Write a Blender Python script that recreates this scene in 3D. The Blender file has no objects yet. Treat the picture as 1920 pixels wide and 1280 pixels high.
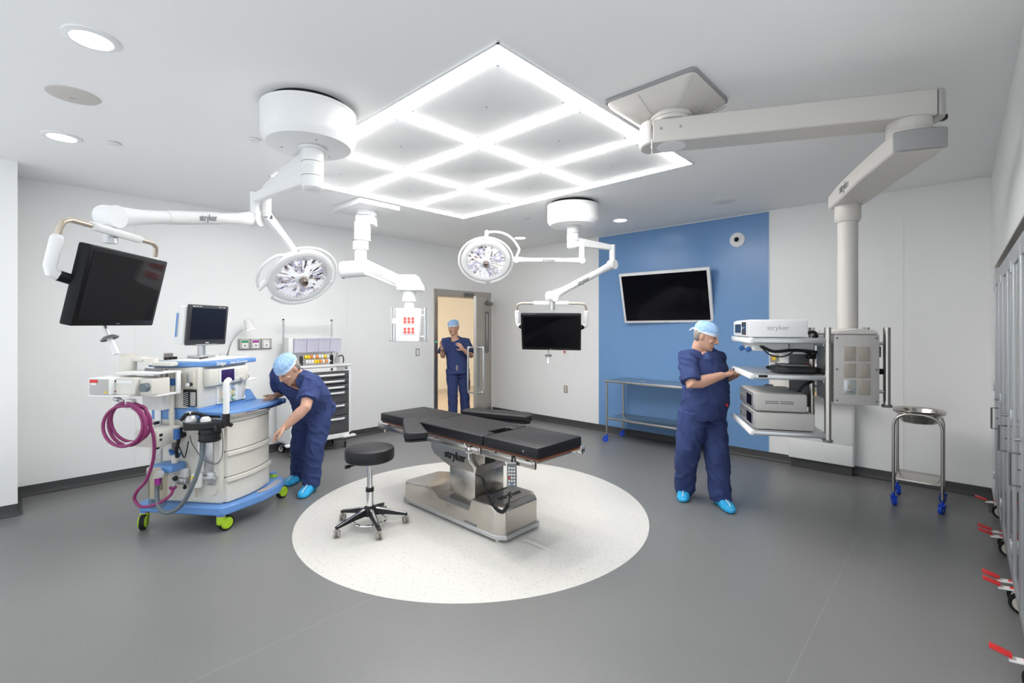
import bpy, bmesh, math, random
from mathutils import Vector as V, Matrix, noise
random.seed(7)
SC = bpy.context.scene
COL = SC.collection
R = math.radians
CZ = 3.02                     # ceiling height
WX, WY = 6.32, 6.46           # far walls
# ------------------------------------------------------------------ mesh builder
def perp(d):
    d = V(d).normalized()
    a = V((0, 0, 1)) if abs(d.z) < .9 else V((1, 0, 0))
    x = a.cross(d).normalized()
    return x, d.cross(x).normalized()

def catmull(pts, n=6, closed=False):
    P = [V(p) for p in pts]
    if len(P) < 3: return P
    out = []
    m = len(P)
    rng = range(m if closed else m-1)
    for i in rng:
        p0 = P[(i-1) % m] if closed or i > 0 else P[0]*2-P[1]
        p1, p2 = P[i], P[(i+1) % m]
        p3 = P[(i+2) % m] if closed or i+2 < m else P[-1]*2-P[-2]
        for k in range(n):
            t = k/n
            out.append(.5*((2*p1)+(p2-p0)*t+(2*p0-5*p1+4*p2-p3)*t*t+(3*p1-p0-3*p2+p3)*t**3))
    if not closed: out.append(P[-1])
    return out

class MB:
    def __init__(s): s.v = []; s.f = []
    def add(s, vs, fs, M=None):
        o = len(s.v)
        s.v += [(M @ V(a)) if M is not None else V(a) for a in vs]
        s.f += [[i+o for i in f] for f in fs]
        return s
    def box(s, c, size, rz=0, rx=0, ry=0, bev=0, seg=2, M=None):
        T = Matrix.Translation(V(c)) @ Matrix.Rotation(R(rz), 4, 'Z') @ Matrix.Rotation(R(ry), 4, 'Y') @ Matrix.Rotation(R(rx), 4, 'X')
        if M is not None: T = M @ T
        x, y, z = [a/2 for a in size]
        if bev <= 0:
            vs = [(-x,-y,-z),(x,-y,-z),(x,y,-z),(-x,y,-z),(-x,-y,z),(x,-y,z),(x,y,z),(-x,y,z)]
            return s.add(vs, [(0,3,2,1),(4,5,6,7),(0,1,5,4),(1,2,6,5),(2,3,7,6),(3,0,4,7)], T)
        bm = bmesh.new(); bmesh.ops.create_cube(bm, size=1)
        for w in bm.verts: w.co = V((w.co.x*2*x, w.co.y*2*y, w.co.z*2*z))
        bmesh.ops.bevel(bm, geom=bm.edges[:], offset=min(bev, x*.98, y*.98, z*.98), segments=seg, profile=.5, affect='EDGES')
        return s.bm(bm, T)
    def bm(s, bm, T=None):
        bm.verts.index_update()
        s.add([w.co.copy() for w in bm.verts], [[w.index for w in f.verts] for f in bm.faces], T)
        bm.free(); return s
    def b2(s, lo, hi, bev=0, **k):
        c = [(a+b)/2 for a, b in zip(lo, hi)]
        return s.box(c, [abs(b-a) for a, b in zip(lo, hi)], bev=bev, **k)
    def loft(s, rings, caps=True, closed=False):
        n = len(rings[0]); vs = [p for r in rings for p in r]; fs = []
        m = len(rings)
        for i in range(m if closed else m-1):
            j = (i+1) % m
            for k in range(n):
                fs.append((i*n+k, i*n+(k+1) % n, j*n+(k+1) % n, j*n+k))
        if caps and not closed:
            fs.append(list(range(n))[::-1]); fs.append([(m-1)*n+k for k in range(n)])
        return s.add(vs, fs)
    def cyl(s, p0, p1, r0, r1=None, n=24):
        return s.tube([p0, p1], [r0, r0 if r1 is None else r1], n)
    def tube(s, pts, r, n=10, closed=False, sm=0, dome=False):
        P = catmull(pts, sm, closed) if sm else [V(p) for p in pts]
        if not hasattr(r, '__len__'): rr = [r]*len(P)
        elif len(r) == len(P): rr = list(r)
        else:
            rr = []
            for i in range(len(P)):
                t = i/(len(P)-1)*(len(r)-1); k = min(int(t), len(r)-2); rr.append(r[k]+(r[k+1]-r[k])*(t-k))
        m = len(P); rings = []; x = None
        for i in range(m):
            if closed: d = P[(i+1) % m]-P[i-1]
            else: d = P[min(i+1, m-1)]-P[max(i-1, 0)]
            if d.length < 1e-9: d = V((0, 0, 1))
            d.normalize()
            if x is None: x, y = perp(d)
            else:
                x = (x-d*x.dot(d))
                x = x.normalized() if x.length > 1e-6 else perp(d)[0]
                y = d.cross(x)
            rings.append([P[i]+(x*math.cos(2*math.pi*k/n)+y*math.sin(2*math.pi*k/n))*rr[i] for k in range(n)])
        if dome and not closed:
            def cap(c, ring, d, rad):
                return [[c+(p-c)*math.cos(a)+d*rad*math.sin(a) for p in ring] for a in (R(30), R(60), R(82))]
            d0 = (P[0]-P[1]).normalized(); d1 = (P[-1]-P[-2]).normalized()
            rings = cap(P[0], rings[0], d0, rr[0])[::-1]+rings+cap(P[-1], rings[-1], d1, rr[-1])
        return s.loft(rings, True, closed)
    def lathe(s, prof, c=(0, 0, 0), n=40, M=None, closed=False):
        T = M if M is not None else Matrix.Translation(V(c))
        rings = [[T @ V((max(r, 1e-4)*math.cos(2*math.pi*k/n), max(r, 1e-4)*math.sin(2*math.pi*k/n), z)) for k in range(n)] for r, z in prof]
        return s.loft(rings, not closed, closed)
    def sph(s, c, r, n=20, m=12, M=None):
        if not hasattr(r, '__len__'): r = (r, r, r)
        T = Matrix.Translation(V(c)) if M is None else M
        rings = []
        for i in range(m+1):
            a = -math.pi/2+math.pi*i/m; q = max(math.cos(a), 1e-3)
            rings.append([T @ V((r[0]*q*math.cos(2*math.pi*k/n), r[1]*q*math.sin(2*math.pi*k/n), r[2]*math.sin(a))) for k in range(n)])
        return s.loft(rings)
    def torus(s, c, RR, r, axis=(0, 0, 1), n=48, k=10, arc=None):
        x, y = perp(axis)
        if arc:
            a0, a1 = R(arc[0]), R(arc[1])
            return s.tube([V(c)+(x*math.cos(a0+(a1-a0)*i/n)+y*math.sin(a0+(a1-a0)*i/n))*RR for i in range(n+1)], r, k)
        return s.tube([V(c)+(x*math.cos(2*math.pi*i/n)+y*math.sin(2*math.pi*i/n))*RR for i in range(n)], r, k, True)
    def prism(s, poly, z0, z1, M=None):
        n = len(poly)
        vs = [(p[0], p[1], z0) for p in poly]+[(p[0], p[1], z1) for p in poly]
        fs = [list(range(n))[::-1], list(range(n, 2*n))]+[(i, (i+1) % n, n+(i+1) % n, n+i) for i in range(n)]
        a = sum(poly[i][0]*poly[(i+1) % n][1]-poly[(i+1) % n][0]*poly[i][1] for i in range(n))
        if (a < 0) != (z1 < z0): fs = [list(f)[::-1] for f in fs]
        return s.add(vs, fs, M)

def frame(o, x, y):
    x = V(x).normalized(); y = V(y); y = (y-x*x.dot(y)).normalized(); z = x.cross(y)
    M = Matrix.Identity(4)
    for i in range(3): M[i][0], M[i][1], M[i][2], M[i][3] = x[i], y[i], z[i], o[i]
    return M

def axis_frame(o, z):
    z = V(z).normalized(); x, y = perp(z); return frame(o, x, y)

# ------------------------------------------------------------------ objects
WORLD = {}
def thing(name, label, cat, loc=(0, 0, 0), rz=0, group=None, world=False):
    o = bpy.data.objects.new(name, None); COL.objects.link(o)
    o.empty_display_size = .1
    o.location = loc; o.rotation_euler = (0, 0, R(rz))
    o['label'] = label; o['category'] = cat
    if group: o['group'] = group
    if world: WORLD[o.name] = (Matrix.Translation(V(loc)) @ Matrix.Rotation(R(rz), 4, 'Z')).inverted()
    return o

def rootof(o):
    while o.parent: o = o.parent
    return o

def part(name, mb, m, parent=None, bev=0, ang=35, label=None):
    me = bpy.data.meshes.new(name)
    vs = mb.v
    if parent is not None and rootof(parent).name in WORLD:
        T = WORLD[rootof(parent).name]; vs = [T @ v for v in vs]
    me.from_pydata([tuple(v) for v in vs], [], mb.f); me.validate()
    me.polygons.foreach_set('use_smooth', [True]*len(me.polygons)); me.set_sharp_from_angle(angle=R(ang))
    o = bpy.data.objects.new(name, me); COL.objects.link(o)
    if m is not None: me.materials.append(m)
    if parent is not None: o.parent = parent
    if bev:
        b = o.modifiers.new('edge', 'BEVEL'); b.width = bev; b.segments = 2; b.limit_method = 'ANGLE'; b.angle_limit = R(40)
    if label: o['label'] = label
    return o

def single(name, label, cat, mb, m, group=None, bev=0):
    o = part(name, mb, m, None, bev); o['label'] = label; o['category'] = cat
    if group: o['group'] = group
    return o

def struct(name, mb, m, parent=None, bev=0):
    o = part(name, mb, m, parent, bev)
    if parent is None: o['kind'] = 'structure'
    return o

def dup(root, loc, rz, label=None):
    r = root.copy(); COL.objects.link(r); r.location = loc; r.rotation_euler = (0, 0, R(rz))
    if label: r['label'] = label
    def rec(a, b):
        for ch in list(a.children):
            c = ch.copy(); COL.objects.link(c); c.parent = b; rec(ch, c)
    rec(root, r); return r

def letters(txt, size, M, bold=.0, depth=.0008):
    cu = bpy.data.curves.new('t', 'FONT'); cu.body = txt; cu.size = size; cu.align_x = 'CENTER'; cu.align_y = 'CENTER'
    cu.offset = bold; cu.extrude = depth; cu.resolution_u = 3
    o = bpy.data.objects.new('t', cu); COL.objects.link(o)
    dg = bpy.context.evaluated_depsgraph_get(); dg.update()
    me = bpy.data.meshes.new_from_object(o.evaluated_get(dg))
    mb = MB().add([v.co.copy() for v in me.vertices], [list(p.vertices) for p in me.polygons], M)
    bpy.data.objects.remove(o); bpy.data.curves.remove(cu); bpy.data.meshes.remove(me)
    return mb

# ------------------------------------------------------------------ materials
def mat(name, col, rough=.5, metal=0, spec=.5, emit=None, es=0, trans=0, ior=1.45, nz=.03, nscale=40, coat=0, bump=0, bscale=200, alpha=1, stretch=None):
    m = bpy.data.materials.new(name); m.use_nodes = True
    nt = m.node_tree; b = nt.nodes['Principled BSDF']; L = nt.links
    b.inputs['Roughness'].default_value = rough; b.inputs['Metallic'].default_value = metal
    b.inputs['Specular IOR Level'].default_value = spec; b.inputs['IOR'].default_value = ior
    b.inputs['Transmission Weight'].default_value = trans; b.inputs['Coat Weight'].default_value = coat
    b.inputs['Alpha'].default_value = alpha
    tc = nt.nodes.new('ShaderNodeTexCoord'); src = tc.outputs['Object']
    if stretch:
        mp = nt.nodes.new('ShaderNodeMapping'); mp.inputs['Scale'].default_value = stretch
        L.new(src, mp.inputs['Vector']); src = mp.outputs['Vector']
    if nz > 0:
        n = nt.nodes.new('ShaderNodeTexNoise'); n.inputs['Scale'].default_value = nscale; n.inputs['Detail'].default_value = 3
        L.new(src, n.inputs['Vector'])
        r = nt.nodes.new('ShaderNodeMapRange'); r.inputs['To Min'].default_value = max(rough-nz*2, .01); r.inputs['To Max'].default_value = rough+nz*2
        L.new(n.outputs['Fac'], r.inputs['Value']); L.new(r.outputs['Result'], b.inputs['Roughness'])
        mx = nt.nodes.new('ShaderNodeMix'); mx.data_type = 'RGBA'
        mx.inputs['A'].default_value = (*[c*(1-nz) for c in col], 1); mx.inputs['B'].default_value = (*[min(c*(1+nz), 1) for c in col], 1)
        L.new(n.outputs['Fac'], mx.inputs['Factor']); L.new(mx.outputs['Result'], b.inputs['Base Color'])
    else: b.inputs['Base Color'].default_value = (*col, 1)
    if bump:
        n2 = nt.nodes.new('ShaderNodeTexNoise'); n2.inputs['Scale'].default_value = bscale; n2.inputs['Detail'].default_value = 4
        L.new(src, n2.inputs['Vector'])
        bp = nt.nodes.new('ShaderNodeBump'); bp.inputs['Strength'].default_value = bump; bp.inputs['Distance'].default_value = .002
        L.new(n2.outputs['Fac'], bp.inputs['Height']); L.new(bp.outputs['Normal'], b.inputs['Normal'])
    if emit:
        b.inputs['Emission Color'].default_value = (*emit, 1); b.inputs['Emission Strength'].default_value = es
    return m

def s2l(*c): return tuple(((x/255+.055)/1.055)**2.4 if x > 10 else x/255/12.92 for x in c)

STRIP, DOWN = 32., 22.
M = dict(
    wall=mat('white_wall_panel', (.90, .90, .89), .3, spec=.35, nz=.006, nscale=3),
    ceil=mat('ceiling_paint', (.95, .95, .945), .55, spec=.2, nz=.005, nscale=4),
    blue=mat('blue_wall_panel', (.165, .32, .58), .24, spec=.45, nz=.015, nscale=3),
    base=mat('dark_cove_base', (.062, .062, .062), .45, spec=.4),
    caulk=mat('white_caulk', (.88, .88, .87), .5),
    white=mat('white_enamel', (.85, .85, .85), .3, spec=.45, nz=.008),
    whitem=mat('white_matt_plastic', (.82, .82, .81), .5, spec=.35, nz=.01),
    cream=mat('cream_plastic', (.64, .60, .52), .4, nz=.012),
    creaml=mat('pale_plastic', (.69, .67, .61), .4, nz=.012),
    mblue=mat('machine_blue', (.13, .29, .62), .38, nz=.012),
    dblue=mat('connector_blue', (.03, .12, .36), .4),
    black=mat('black_plastic', (.012, .012, .013), .4, spec=.4),
    vinyl=mat('black_vinyl', (.012, .012, .0145), .45, spec=.4, bump=.15, bscale=400),
    rubber=mat('black_rubber', (.015, .015, .016), .7, spec=.3),
    screen=mat('dark_screen', (.004, .004, .006), .06, spec=.16, nz=0),
    bezel=mat('black_bezel', (.006, .006, .007), .35, spec=.25),
    steel=mat('brushed_steel', (.56, .535, .50), .25, 1, nz=.02, nscale=12, stretch=(1, 1, 14)),
    steelh=mat('brushed_steel_panel', (.54, .51, .47), .27, 1, nz=.005, nscale=6, stretch=(40, 40, 1)),
    chrome=mat('chrome', (.78, .78, .78), .1, 1, nz=.01),
    warmsteel=mat('warm_steel_door', (.50, .47, .43), .36, 1, nz=.03, nscale=20, stretch=(12, 12, 1)),
    bronze=mat('champagne_tube', (.60, .51, .42), .33, .6, nz=.02),
    grey=mat('grey_enamel', (.47, .46, .44), .42, nz=.012),
    greyd=mat('grey_plastic_dark', (.16, .165, .17), .45, nz=.012),
    greym=mat('mid_grey_plastic', (.30, .30, .30), .42, nz=.012),
    alu=mat('anodised_aluminium', (.55, .56, .57), .35, .8, nz=.02),
    drawer=mat('charcoal_drawer', (.11, .11, .115), .38, .3, nz=.012),
    pale=mat('warm_grey_boom', (.60, .575, .54), .42, spec=.4, nz=.012),
    lit=mat('light_strip', (1, 1, 1), .4, emit=(1, .99, .97), es=STRIP, nz=0),
    downlit=mat('downlight_disc', (1, 1, 1), .4, emit=(1, .99, .97), es=DOWN, nz=0),
    lampled=mat('lamp_lens', (.85, .86, .9), .2, emit=(.95, .96, 1), es=.35, nz=.02, nscale=300),
    lensl=mat('lilac_facet', (.62, .60, .76), .25, spec=.6, nz=0), lensp=mat('peach_facet', (.82, .73, .69), .25, spec=.6, nz=0), lensm=mat('mirror_facet', (.85, .85, .9), .12, 1, nz=0),
    warmlit=mat('corridor_lamp', (1, 1, 1), .4, emit=(1, .86, .66), es=24, nz=0),
    warmbulb=mat('warm_lamp_glow', (1, 1, 1), .4, emit=(1, .9, .75), es=6, nz=0),
    corr=mat('corridor_cream_paint', (.86, .74, .56), .6, nz=.01, nscale=4),
    corrf=mat('corridor_floor', (.62, .52, .40), .35, nz=.02, nscale=6),
    lime=mat('lime_caster', (.42, .66, .03), .4, nz=.01),
    yellow=mat('yellow_label', (.85, .62, .02), .5),
    red=mat('red_plastic', (.72, .03, .03), .4),
    redsock=mat('red_outlet', (.85, .10, .08), .4),
    green=mat('green_label', (.02, .33, .14), .5),
    purple=mat('purple_label', (.35, .02, .30), .5),
    hose=mat('magenta_hose', (.26, .035, .14), .38, spec=.5),
    ghose=mat('grey_hose', (.13, .16, .18), .4),
    whose=mat('pale_hose', (.70, .67, .60), .4),
    castb=mat('bright_blue_caster', (.005, .06, .55), .35),
    skin=mat('skin', (.62, .36, .26), .5, spec=.35, nz=.06, nscale=25, bump=.1, bscale=120),
    scrub=mat('navy_scrub_cloth', (.044, .063, .170), .85, spec=.15, nz=.05, nscale=60, bump=.25, bscale=500),
    cap=mat('light_blue_cap_cloth', (.36, .55, .82), .85, spec=.15, nz=.05, nscale=50, bump=.2, bscale=300),
    capband=mat('pale_cap_band', (.72, .80, .90), .85, spec=.1),
    shoe=mat('cyan_shoe_cover', (.04, .42, .78), .65, spec=.3, nz=.08, nscale=35, bump=.5, bscale=70),
    hair=mat('grey_hair', (.28, .25, .23), .7, nz=.15, nscale=150),
    eye=mat('eye_dark', (.03, .025, .02), .3),
    lip=mat('lip_tone', (.48, .2, .17), .5),
    teal=mat('teal_glove_tip', (.02, .5, .36), .5),
    lav=mat('lavender_tinted_bin', (.74, .73, .86), .25, spec=.5, alpha=.72, nz=.02),
    wood=mat('pale_wood', (.72, .50, .28), .45, nz=.08, nscale=8, stretch=(1, 14, 1)),
    uscreen=mat('indigo_screen', (.035, .02, .10), .2, spec=.5, nz=0),
    brown=mat('warm_brown_edge', (.20, .06, .03), .5),
    taupe=mat('taupe_blank_plate', (.36, .32, .28), .45, nz=.015),
    castg=mat('taupe_caster', (.33, .30, .27), .5),
    orange=mat('orange_label', (.8, .28, .08), .5),
    paper=mat('paper_label', (.82, .82, .8), .6),
)
def glassmat(name, col, rough=.02, mix=.75):
    m = bpy.data.materials.new(name); m.use_nodes = True; nt = m.node_tree; nt.nodes.clear()
    o = nt.nodes.new('ShaderNodeOutputMaterial'); t = nt.nodes.new('ShaderNodeBsdfTransparent'); g = nt.nodes.new('ShaderNodeBsdfGlossy')
    f = nt.nodes.new('ShaderNodeFresnel'); f.inputs['IOR'].default_value = 1.5; mx = nt.nodes.new('ShaderNodeMixShader')
    t.inputs['Color'].default_value = (*col, 1); g.inputs['Roughness'].default_value = rough
    gm_ = nt.nodes.new('ShaderNodeNewGeometry'); iv = nt.nodes.new('ShaderNodeMath'); iv.operation = 'SUBTRACT'; iv.inputs[0].default_value = 1
    ml = nt.nodes.new('ShaderNodeMath'); ml.operation = 'MULTIPLY'
    nt.links.new(gm_.outputs['Backfacing'], iv.inputs[1]); nt.links.new(f.outputs[0], ml.inputs[0]); nt.links.new(iv.outputs[0], ml.inputs[1])
    nt.links.new(ml.outputs[0], mx.inputs[0]); nt.links.new(t.outputs[0], mx.inputs[1]); nt.links.new(g.outputs[0], mx.inputs[2]); nt.links.new(mx.outputs[0], o.inputs[0])
    return m
M['glass'] = glassmat('clear_glass', (.90, .93, .93))
M['canister'] = glassmat('clear_canister', (.84, .81, .74), .08)

def floor_material():
    m = bpy.data.materials.new('speckled_sheet_floor'); m.use_nodes = True
    nt = m.node_tree; L = nt.links; b = nt.nodes['Principled BSDF']
    tc = nt.nodes.new('ShaderNodeTexCoord')
    def nn(t, **k):
        n = nt.nodes.new(t)
        for a, v in k.items(): n.inputs[a].default_value = v
        return n
    def math_(op, a, bb=None, clamp=False):
        n = nt.nodes.new('ShaderNodeMath'); n.operation = op; n.use_clamp = clamp
        for i, q in enumerate((a, bb)):
            if q is None: continue
            if isinstance(q, (int, float)): n.inputs[i].default_value = q
            else: L.new(q, n.inputs[i])
        return n.outputs[0]
    def mix(f, a, bb):
        n = nt.nodes.new('ShaderNodeMix'); n.data_type = 'RGBA'; L.new(f, n.inputs['Factor'])
        for k, q in (('A', a), ('B', bb)):
            if isinstance(q, tuple): n.inputs[k].default_value = (*q, 1)
            else: L.new(q, n.inputs[k])
        return n.outputs['Result']
    sep = nt.nodes.new('ShaderNodeSeparateXYZ'); L.new(tc.outputs['Object'], sep.inputs[0])
    x, y = sep.outputs[0], sep.outputs[1]
    dx = math_('SUBTRACT', x, 2.87); dy = math_('SUBTRACT', y, 3.15)
    d = math_('SQRT', math_('ADD', math_('MULTIPLY', dx, dx), math_('MULTIPLY', dy, dy)))
    inside = math_('LESS_THAN', d, 1.492)
    v = nn('ShaderNodeTexVoronoi', Scale=85.); L.new(tc.outputs['Object'], v.inputs['Vector'])
    sp = nn('ShaderNodeMapRange', **{'From Min': .22, 'From Max': .30}); L.new(v.outputs['Distance'], sp.inputs['Value'])
    n2 = nn('ShaderNodeTexNoise', Scale=38., Detail=2.); L.new(tc.outputs['Object'], n2.inputs['Vector'])
    gate = math_('GREATER_THAN', n2.outputs['Fac'], .52)
    spk = math_('MULTIPLY', math_('SUBTRACT', 1., sp.outputs[0]), gate)
    v2 = nn('ShaderNodeTexVoronoi', Scale=60.); L.new(tc.outputs['Object'], v2.inputs['Vector'])
    lt = math_('LESS_THAN', v2.outputs['Distance'], .12)
    light = mix(math_('MULTIPLY', spk, .75), (.66, .645, .61), (.28, .25, .23))
    n3 = nn('ShaderNodeTexNoise', Scale=1.3, Detail=3.); L.new(tc.outputs['Object'], n3.inputs['Vector'])
    dark0 = mix(n3.outputs['Fac'], (.185, .185, .183), (.205, .205, .202))
    dark = mix(math_('MULTIPLY', lt, .35), dark0, (.26, .26, .26))
    dark = mix(math_('MULTIPLY', spk, .25), dark, (.09, .09, .09))
    seam = None
    for c in (.565, 2.53, 4.5):
        q = math_('LESS_THAN', math_('ABSOLUTE', math_('SUBTRACT', y, c)), .0035)
        seam = q if seam is None else math_('ADD', seam, q)
    dark = mix(math_('MULTIPLY', seam, .5), dark, (.27, .27, .265))
    col = mix(inside, dark, light)
    L.new(col, b.inputs['Base Color'])
    rr = mix(n3.outputs['Fac'], (.29,)*3, (.37,)*3)
    L.new(rr, b.inputs['Roughness']); b.inputs['Specular IOR Level'].default_value = .4
    bp = nt.nodes.new('ShaderNodeBump'); bp.inputs['Strength'].default_value = .08; bp.inputs['Distance'].default_value = .001
    n4 = nn('ShaderNodeTexNoise', Scale=160., Detail=3.); L.new(tc.outputs['Object'], n4.inputs['Vector']); L.new(n4.outputs['Fac'], bp.inputs['Height']); L.new(bp.outputs['Normal'], b.inputs['Normal'])
    return m
M['floor'] = floor_material()

# ================================================================== SETTING
struct('floor', MB().b2((-1.3, -1.2, -.06), (WX+.15, WY+.15, 0)), M['floor'])
struct('ceiling', MB().b2((-1.3, -1.2, CZ), (WX+.15, WY+.15, CZ+.1)), M['ceil'])
# left wall with the door opening (x 5.0 .. 6.2, z < 2.14)
w = MB().b2((-1.3, WY, 0), (4.94, WY+.15, CZ)).b2((4.94, WY, 2.25), (WX+.15, WY+.15, CZ)).b2((6.25, WY, 0), (WX+.15, WY+.15, 2.25))
struct('wall_left', w, M['wall'])
struct('wall_pier', MB().b2((-1.3, 5.86, 0), (.055, WY, CZ)), M['wall'])
struct('wall_right', MB().b2((WX, -.22, 0), (WX+.15, WY, CZ)), M['wall'])
struct('wall_right_blue', MB().b2((WX-.004, 1.671, .1), (WX, 4.097, CZ-.012)), M['blue'])
cm = MB()
for y in (1.671, 4.097): cm.b2((WX-.006, y-.005, .1), (WX, y+.005, CZ-.004))
cm.b2((WX-.006, 1.671, CZ-.012), (WX, 4.097, CZ-.002))
struct('trim_1', cm, M['caulk'])
# panel joints of the sheet cladding
jm = MB()
for x in (.94, 3.35): jm.b2((x-.003, WY-.003, .1), (x+.003, WY, CZ))
for y in (.42,): jm.b2((WX-.003, y-.003, .1), (WX, y+.003, CZ))
struct('trim_2', jm, M['caulk'])
w = MB().b2((5.85, -.7, 0), (WX+.15, -.22, CZ)).b2((2.3, -.85, 0), (5.85, -.7, CZ)).b2((2.3, -.7, 2.13), (5.85, -.22, CZ))
struct('wall_side', w, M['wall'])
struct('trim_3', MB().b2((2.3, -.69, 2.122), (5.85, -.221, 2.13)), M['warmsteel'])
def cove(n, p0, p1, nrm):
    # dark flash-cove base: vertical face, then a rounded foot
    p0, p1, nrm = V(p0), V(p1), V(nrm)
    prof = [(0, .1), (.004, .1), (.005, .035), (.009, .018), (.018, .007), (.032, .002), (.032, -.01), (0, -.01)]
    rings = [[p+nrm*a+V((0, 0, z)) for a, z in prof] for p in (p0, p1)]
    struct(n, MB().loft(rings), M['base'])
cove('baseboard_left', (.055, WY, 0), (4.925, WY, 0), (0, -1, 0))
cove('baseboard_right', (WX, -.22, 0), (WX, WY, 0), (-1, 0, 0))
cove('baseboard_pier', (-1.3, 5.86, 0), (.07, 5.86, 0), (0, -1, 0))
cove('baseboard_pier_end', (.055, 5.85, 0), (.055, WY, 0), (1, 0, 0))
cove('baseboard_side', (5.85, -.22, 0), (WX, -.22, 0), (0, 1, 0))
cove('baseboard_alcove', (2.3, -.7, 0), (5.85, -.7, 0), (0, 1, 0))
# door frame and door leaf, swung into the room
fr = MB().b2((4.925, WY-.02, 0), (5.0, WY+.17, 2.263)).b2((6.2, WY-.02, 0), (6.266, WY+.17, 2.263)).b2((5.0, WY-.02, 2.14), (6.2, WY+.17, 2.263))
struct('trim_4', fr, M['warmsteel'], bev=.003)
struct('trim_6', MB().cyl((4.962, WY-.022, 1.365), (4.962, WY-.028, 1.365), .013, n=16), mat('green_indicator', (.02, .5, .3), .4, emit=(.05, .9, .5), es=.8, nz=0))
hx, hy = 6.195, WY-.03
DM = frame((hx, hy, 0), (-.837, -.547, 0), (-.547, .837, 0))
# local: x = from hinge to free edge, y = away from the room, z = up (mirrored frame keeps z up)
DM = Matrix(((-.837, .547, 0, hx), (-.547, -.837, 0, hy), (0, 0, 1, .012), (0, 0, 0, 1)))
def dbox(mb, lo, hi, bev=0):
    return mb.box([(a+b)/2 for a, b in zip(lo, hi)], [abs(b-a) for a, b in zip(lo, hi)], bev=bev, M=DM)
lw = 1.14
dl = MB()
dbox(dl, (0, 0, 0), (.28, .045, 2.11)); dbox(dl, (.46, 0, 0), (lw, .045, 2.11)); dbox(dl, (.28, 0, 0), (.46, .045, 1.16)); dbox(dl, (.28, 0, 1.86), (.46, .045, 2.11))
door = struct('door_1', dl, M['warmsteel'])
fm = MB()
for lo, hi in (((.26, .04, 1.14), (.48, .055, 1.165)), ((.26, .04, 1.855), (.48, .055, 1.88)), ((.26, .04, 1.14), (.285, .055, 1.88)), ((.455, .04, 1.14), (.48, .055, 1.88))): dbox(fm, lo, hi)
struct('window_frame', fm, M['greyd'], door)
gm = MB(); dbox(gm, (.28, .02, 1.16), (.46, .026, 1.86)); struct('window_pane', gm, M['glass'], door)
for yy, y0 in ((1, .045), (-1, 0)):
    hp = [DM @ V((1.09, y0+yy*a, z)) for a, z in ((0, .52), (.085, .53), (.105, .57), (.105, 1.22), (.085, 1.26), (0, 1.27))]
    struct('pull_handle', MB().tube(hp, .017, 12, sm=4), M['chrome'], door)
kp = MB(); dbox(kp, (.9, .045, .6), (1.06, .048, 1.3)); struct('push_plate', kp, M['greym'], door)
cl = MB(); dbox(cl, (.1, .045, 2.0), (.42, .10, 2.06), .008); struct('door_closer', cl, M['greyd'], door)
ar = MB().tube([DM @ V((.30, .075, 2.07)), V((6.02, WY-.06, 2.13)), V((5.75, WY-.03, 2.17))], .010, 8); struct('closer_arm', ar, M['chrome'], door)
struct('trim_5', MB().b2((5.62, WY-.075, 2.165), (5.78, WY-.02, 2.225), .006), M['greyd'])
# corridor beyond the door
struct('floor_corridor', MB().b2((3.5, WY+.15, -.06), (10.2, 9.4, 0)), M['corrf'])
struct('ceiling_corridor', MB().b2((3.5, WY+.15, 2.75), (10.2, 9.4, 2.85)), M['ceil'])
struct('wall_corridor', MB().b2((3.5, 9.3, 0), (10.2, 9.4, 2.75)).b2((3.4, WY+.15, 0), (3.5, 9.4, 2.75)).b2((10.2, WY+.15, 0), (10.3, 9.4, 2.75)), M['corr'])
struct('baseboard_corridor', MB().b2((3.5, 9.285, 0), (10.2, 9.3, .09)), M['corrf'])
k = thing('corridor_ceiling_light', 'warm square ceiling light in the corridor beyond the open door', 'ceiling light', (5.6, 7.8, 2.75))
part('frame', MB().b2((-.62, -.32, -.02), (.62, .32, 0), .004), M['white'], k)
part('diffuser', MB().b2((-.58, -.28, -.026), (.58, .28, -.018)), M['warmlit'], k)

# ================================================================== CEILING
GX, GY, GW, GL = 1.715, 1.715, 2.27, 2.895       # light grid: 3 x 3 bays
g = thing('ceiling_light_grid', 'large square grid of bright white light strips around ceiling diffuser panels', 'ceiling light', (GX, GY, CZ))
part('frame', MB().b2((-.06, -.06, -.012), (GW+.06, -.045, 0)).b2((-.06, GL+.045, -.012), (GW+.06, GL+.06, 0)).b2((-.06, -.06, -.012), (-.045, GL+.06, 0)).b2((GW+.045, -.06, -.012), (GW+.06, GL+.06, 0)), M['white'], g)
sx, sy, hw = GW/3, GL/3, .036
for i in range(4):
    part('light_strip', MB().b2((i*sx-hw, -hw-.006, -.013), (i*sx+hw, GL+hw+.006, -.002), .003), M['lit'], g)
for j in range(4):
    mb = MB()
    for i in range(3): mb.b2((i*sx+hw+.001, j*sy-hw, -.013), ((i+1)*sx-hw-.001, j*sy+hw, -.002))
    part('light_strip', mb, M['lit'], g)
for i in range(3):
    for j in range(3):
        pn = part('diffuser_panel', MB().b2((i*sx+hw+.012, j*sy+hw+.012, -.010), ((i+1)*sx-hw-.012, (j+1)*sy-hw-.012, 0), .002), M['ceil'], g)
        for a in (.09, sx-.09):
            for b in (.09, sy-.09): part('screw', MB().cyl((i*sx+a, j*sy+b, -.013), (i*sx+a, j*sy+b, -.008), .006, n=10), M['alu'], pn)
        part('sensor_hole', MB().cyl((i*sx+sx*.5, j*sy+sy*.5, -.012), (i*sx+sx*.5, j*sy+sy*.5, -.009), .004, n=10), M['black'], pn)

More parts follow.
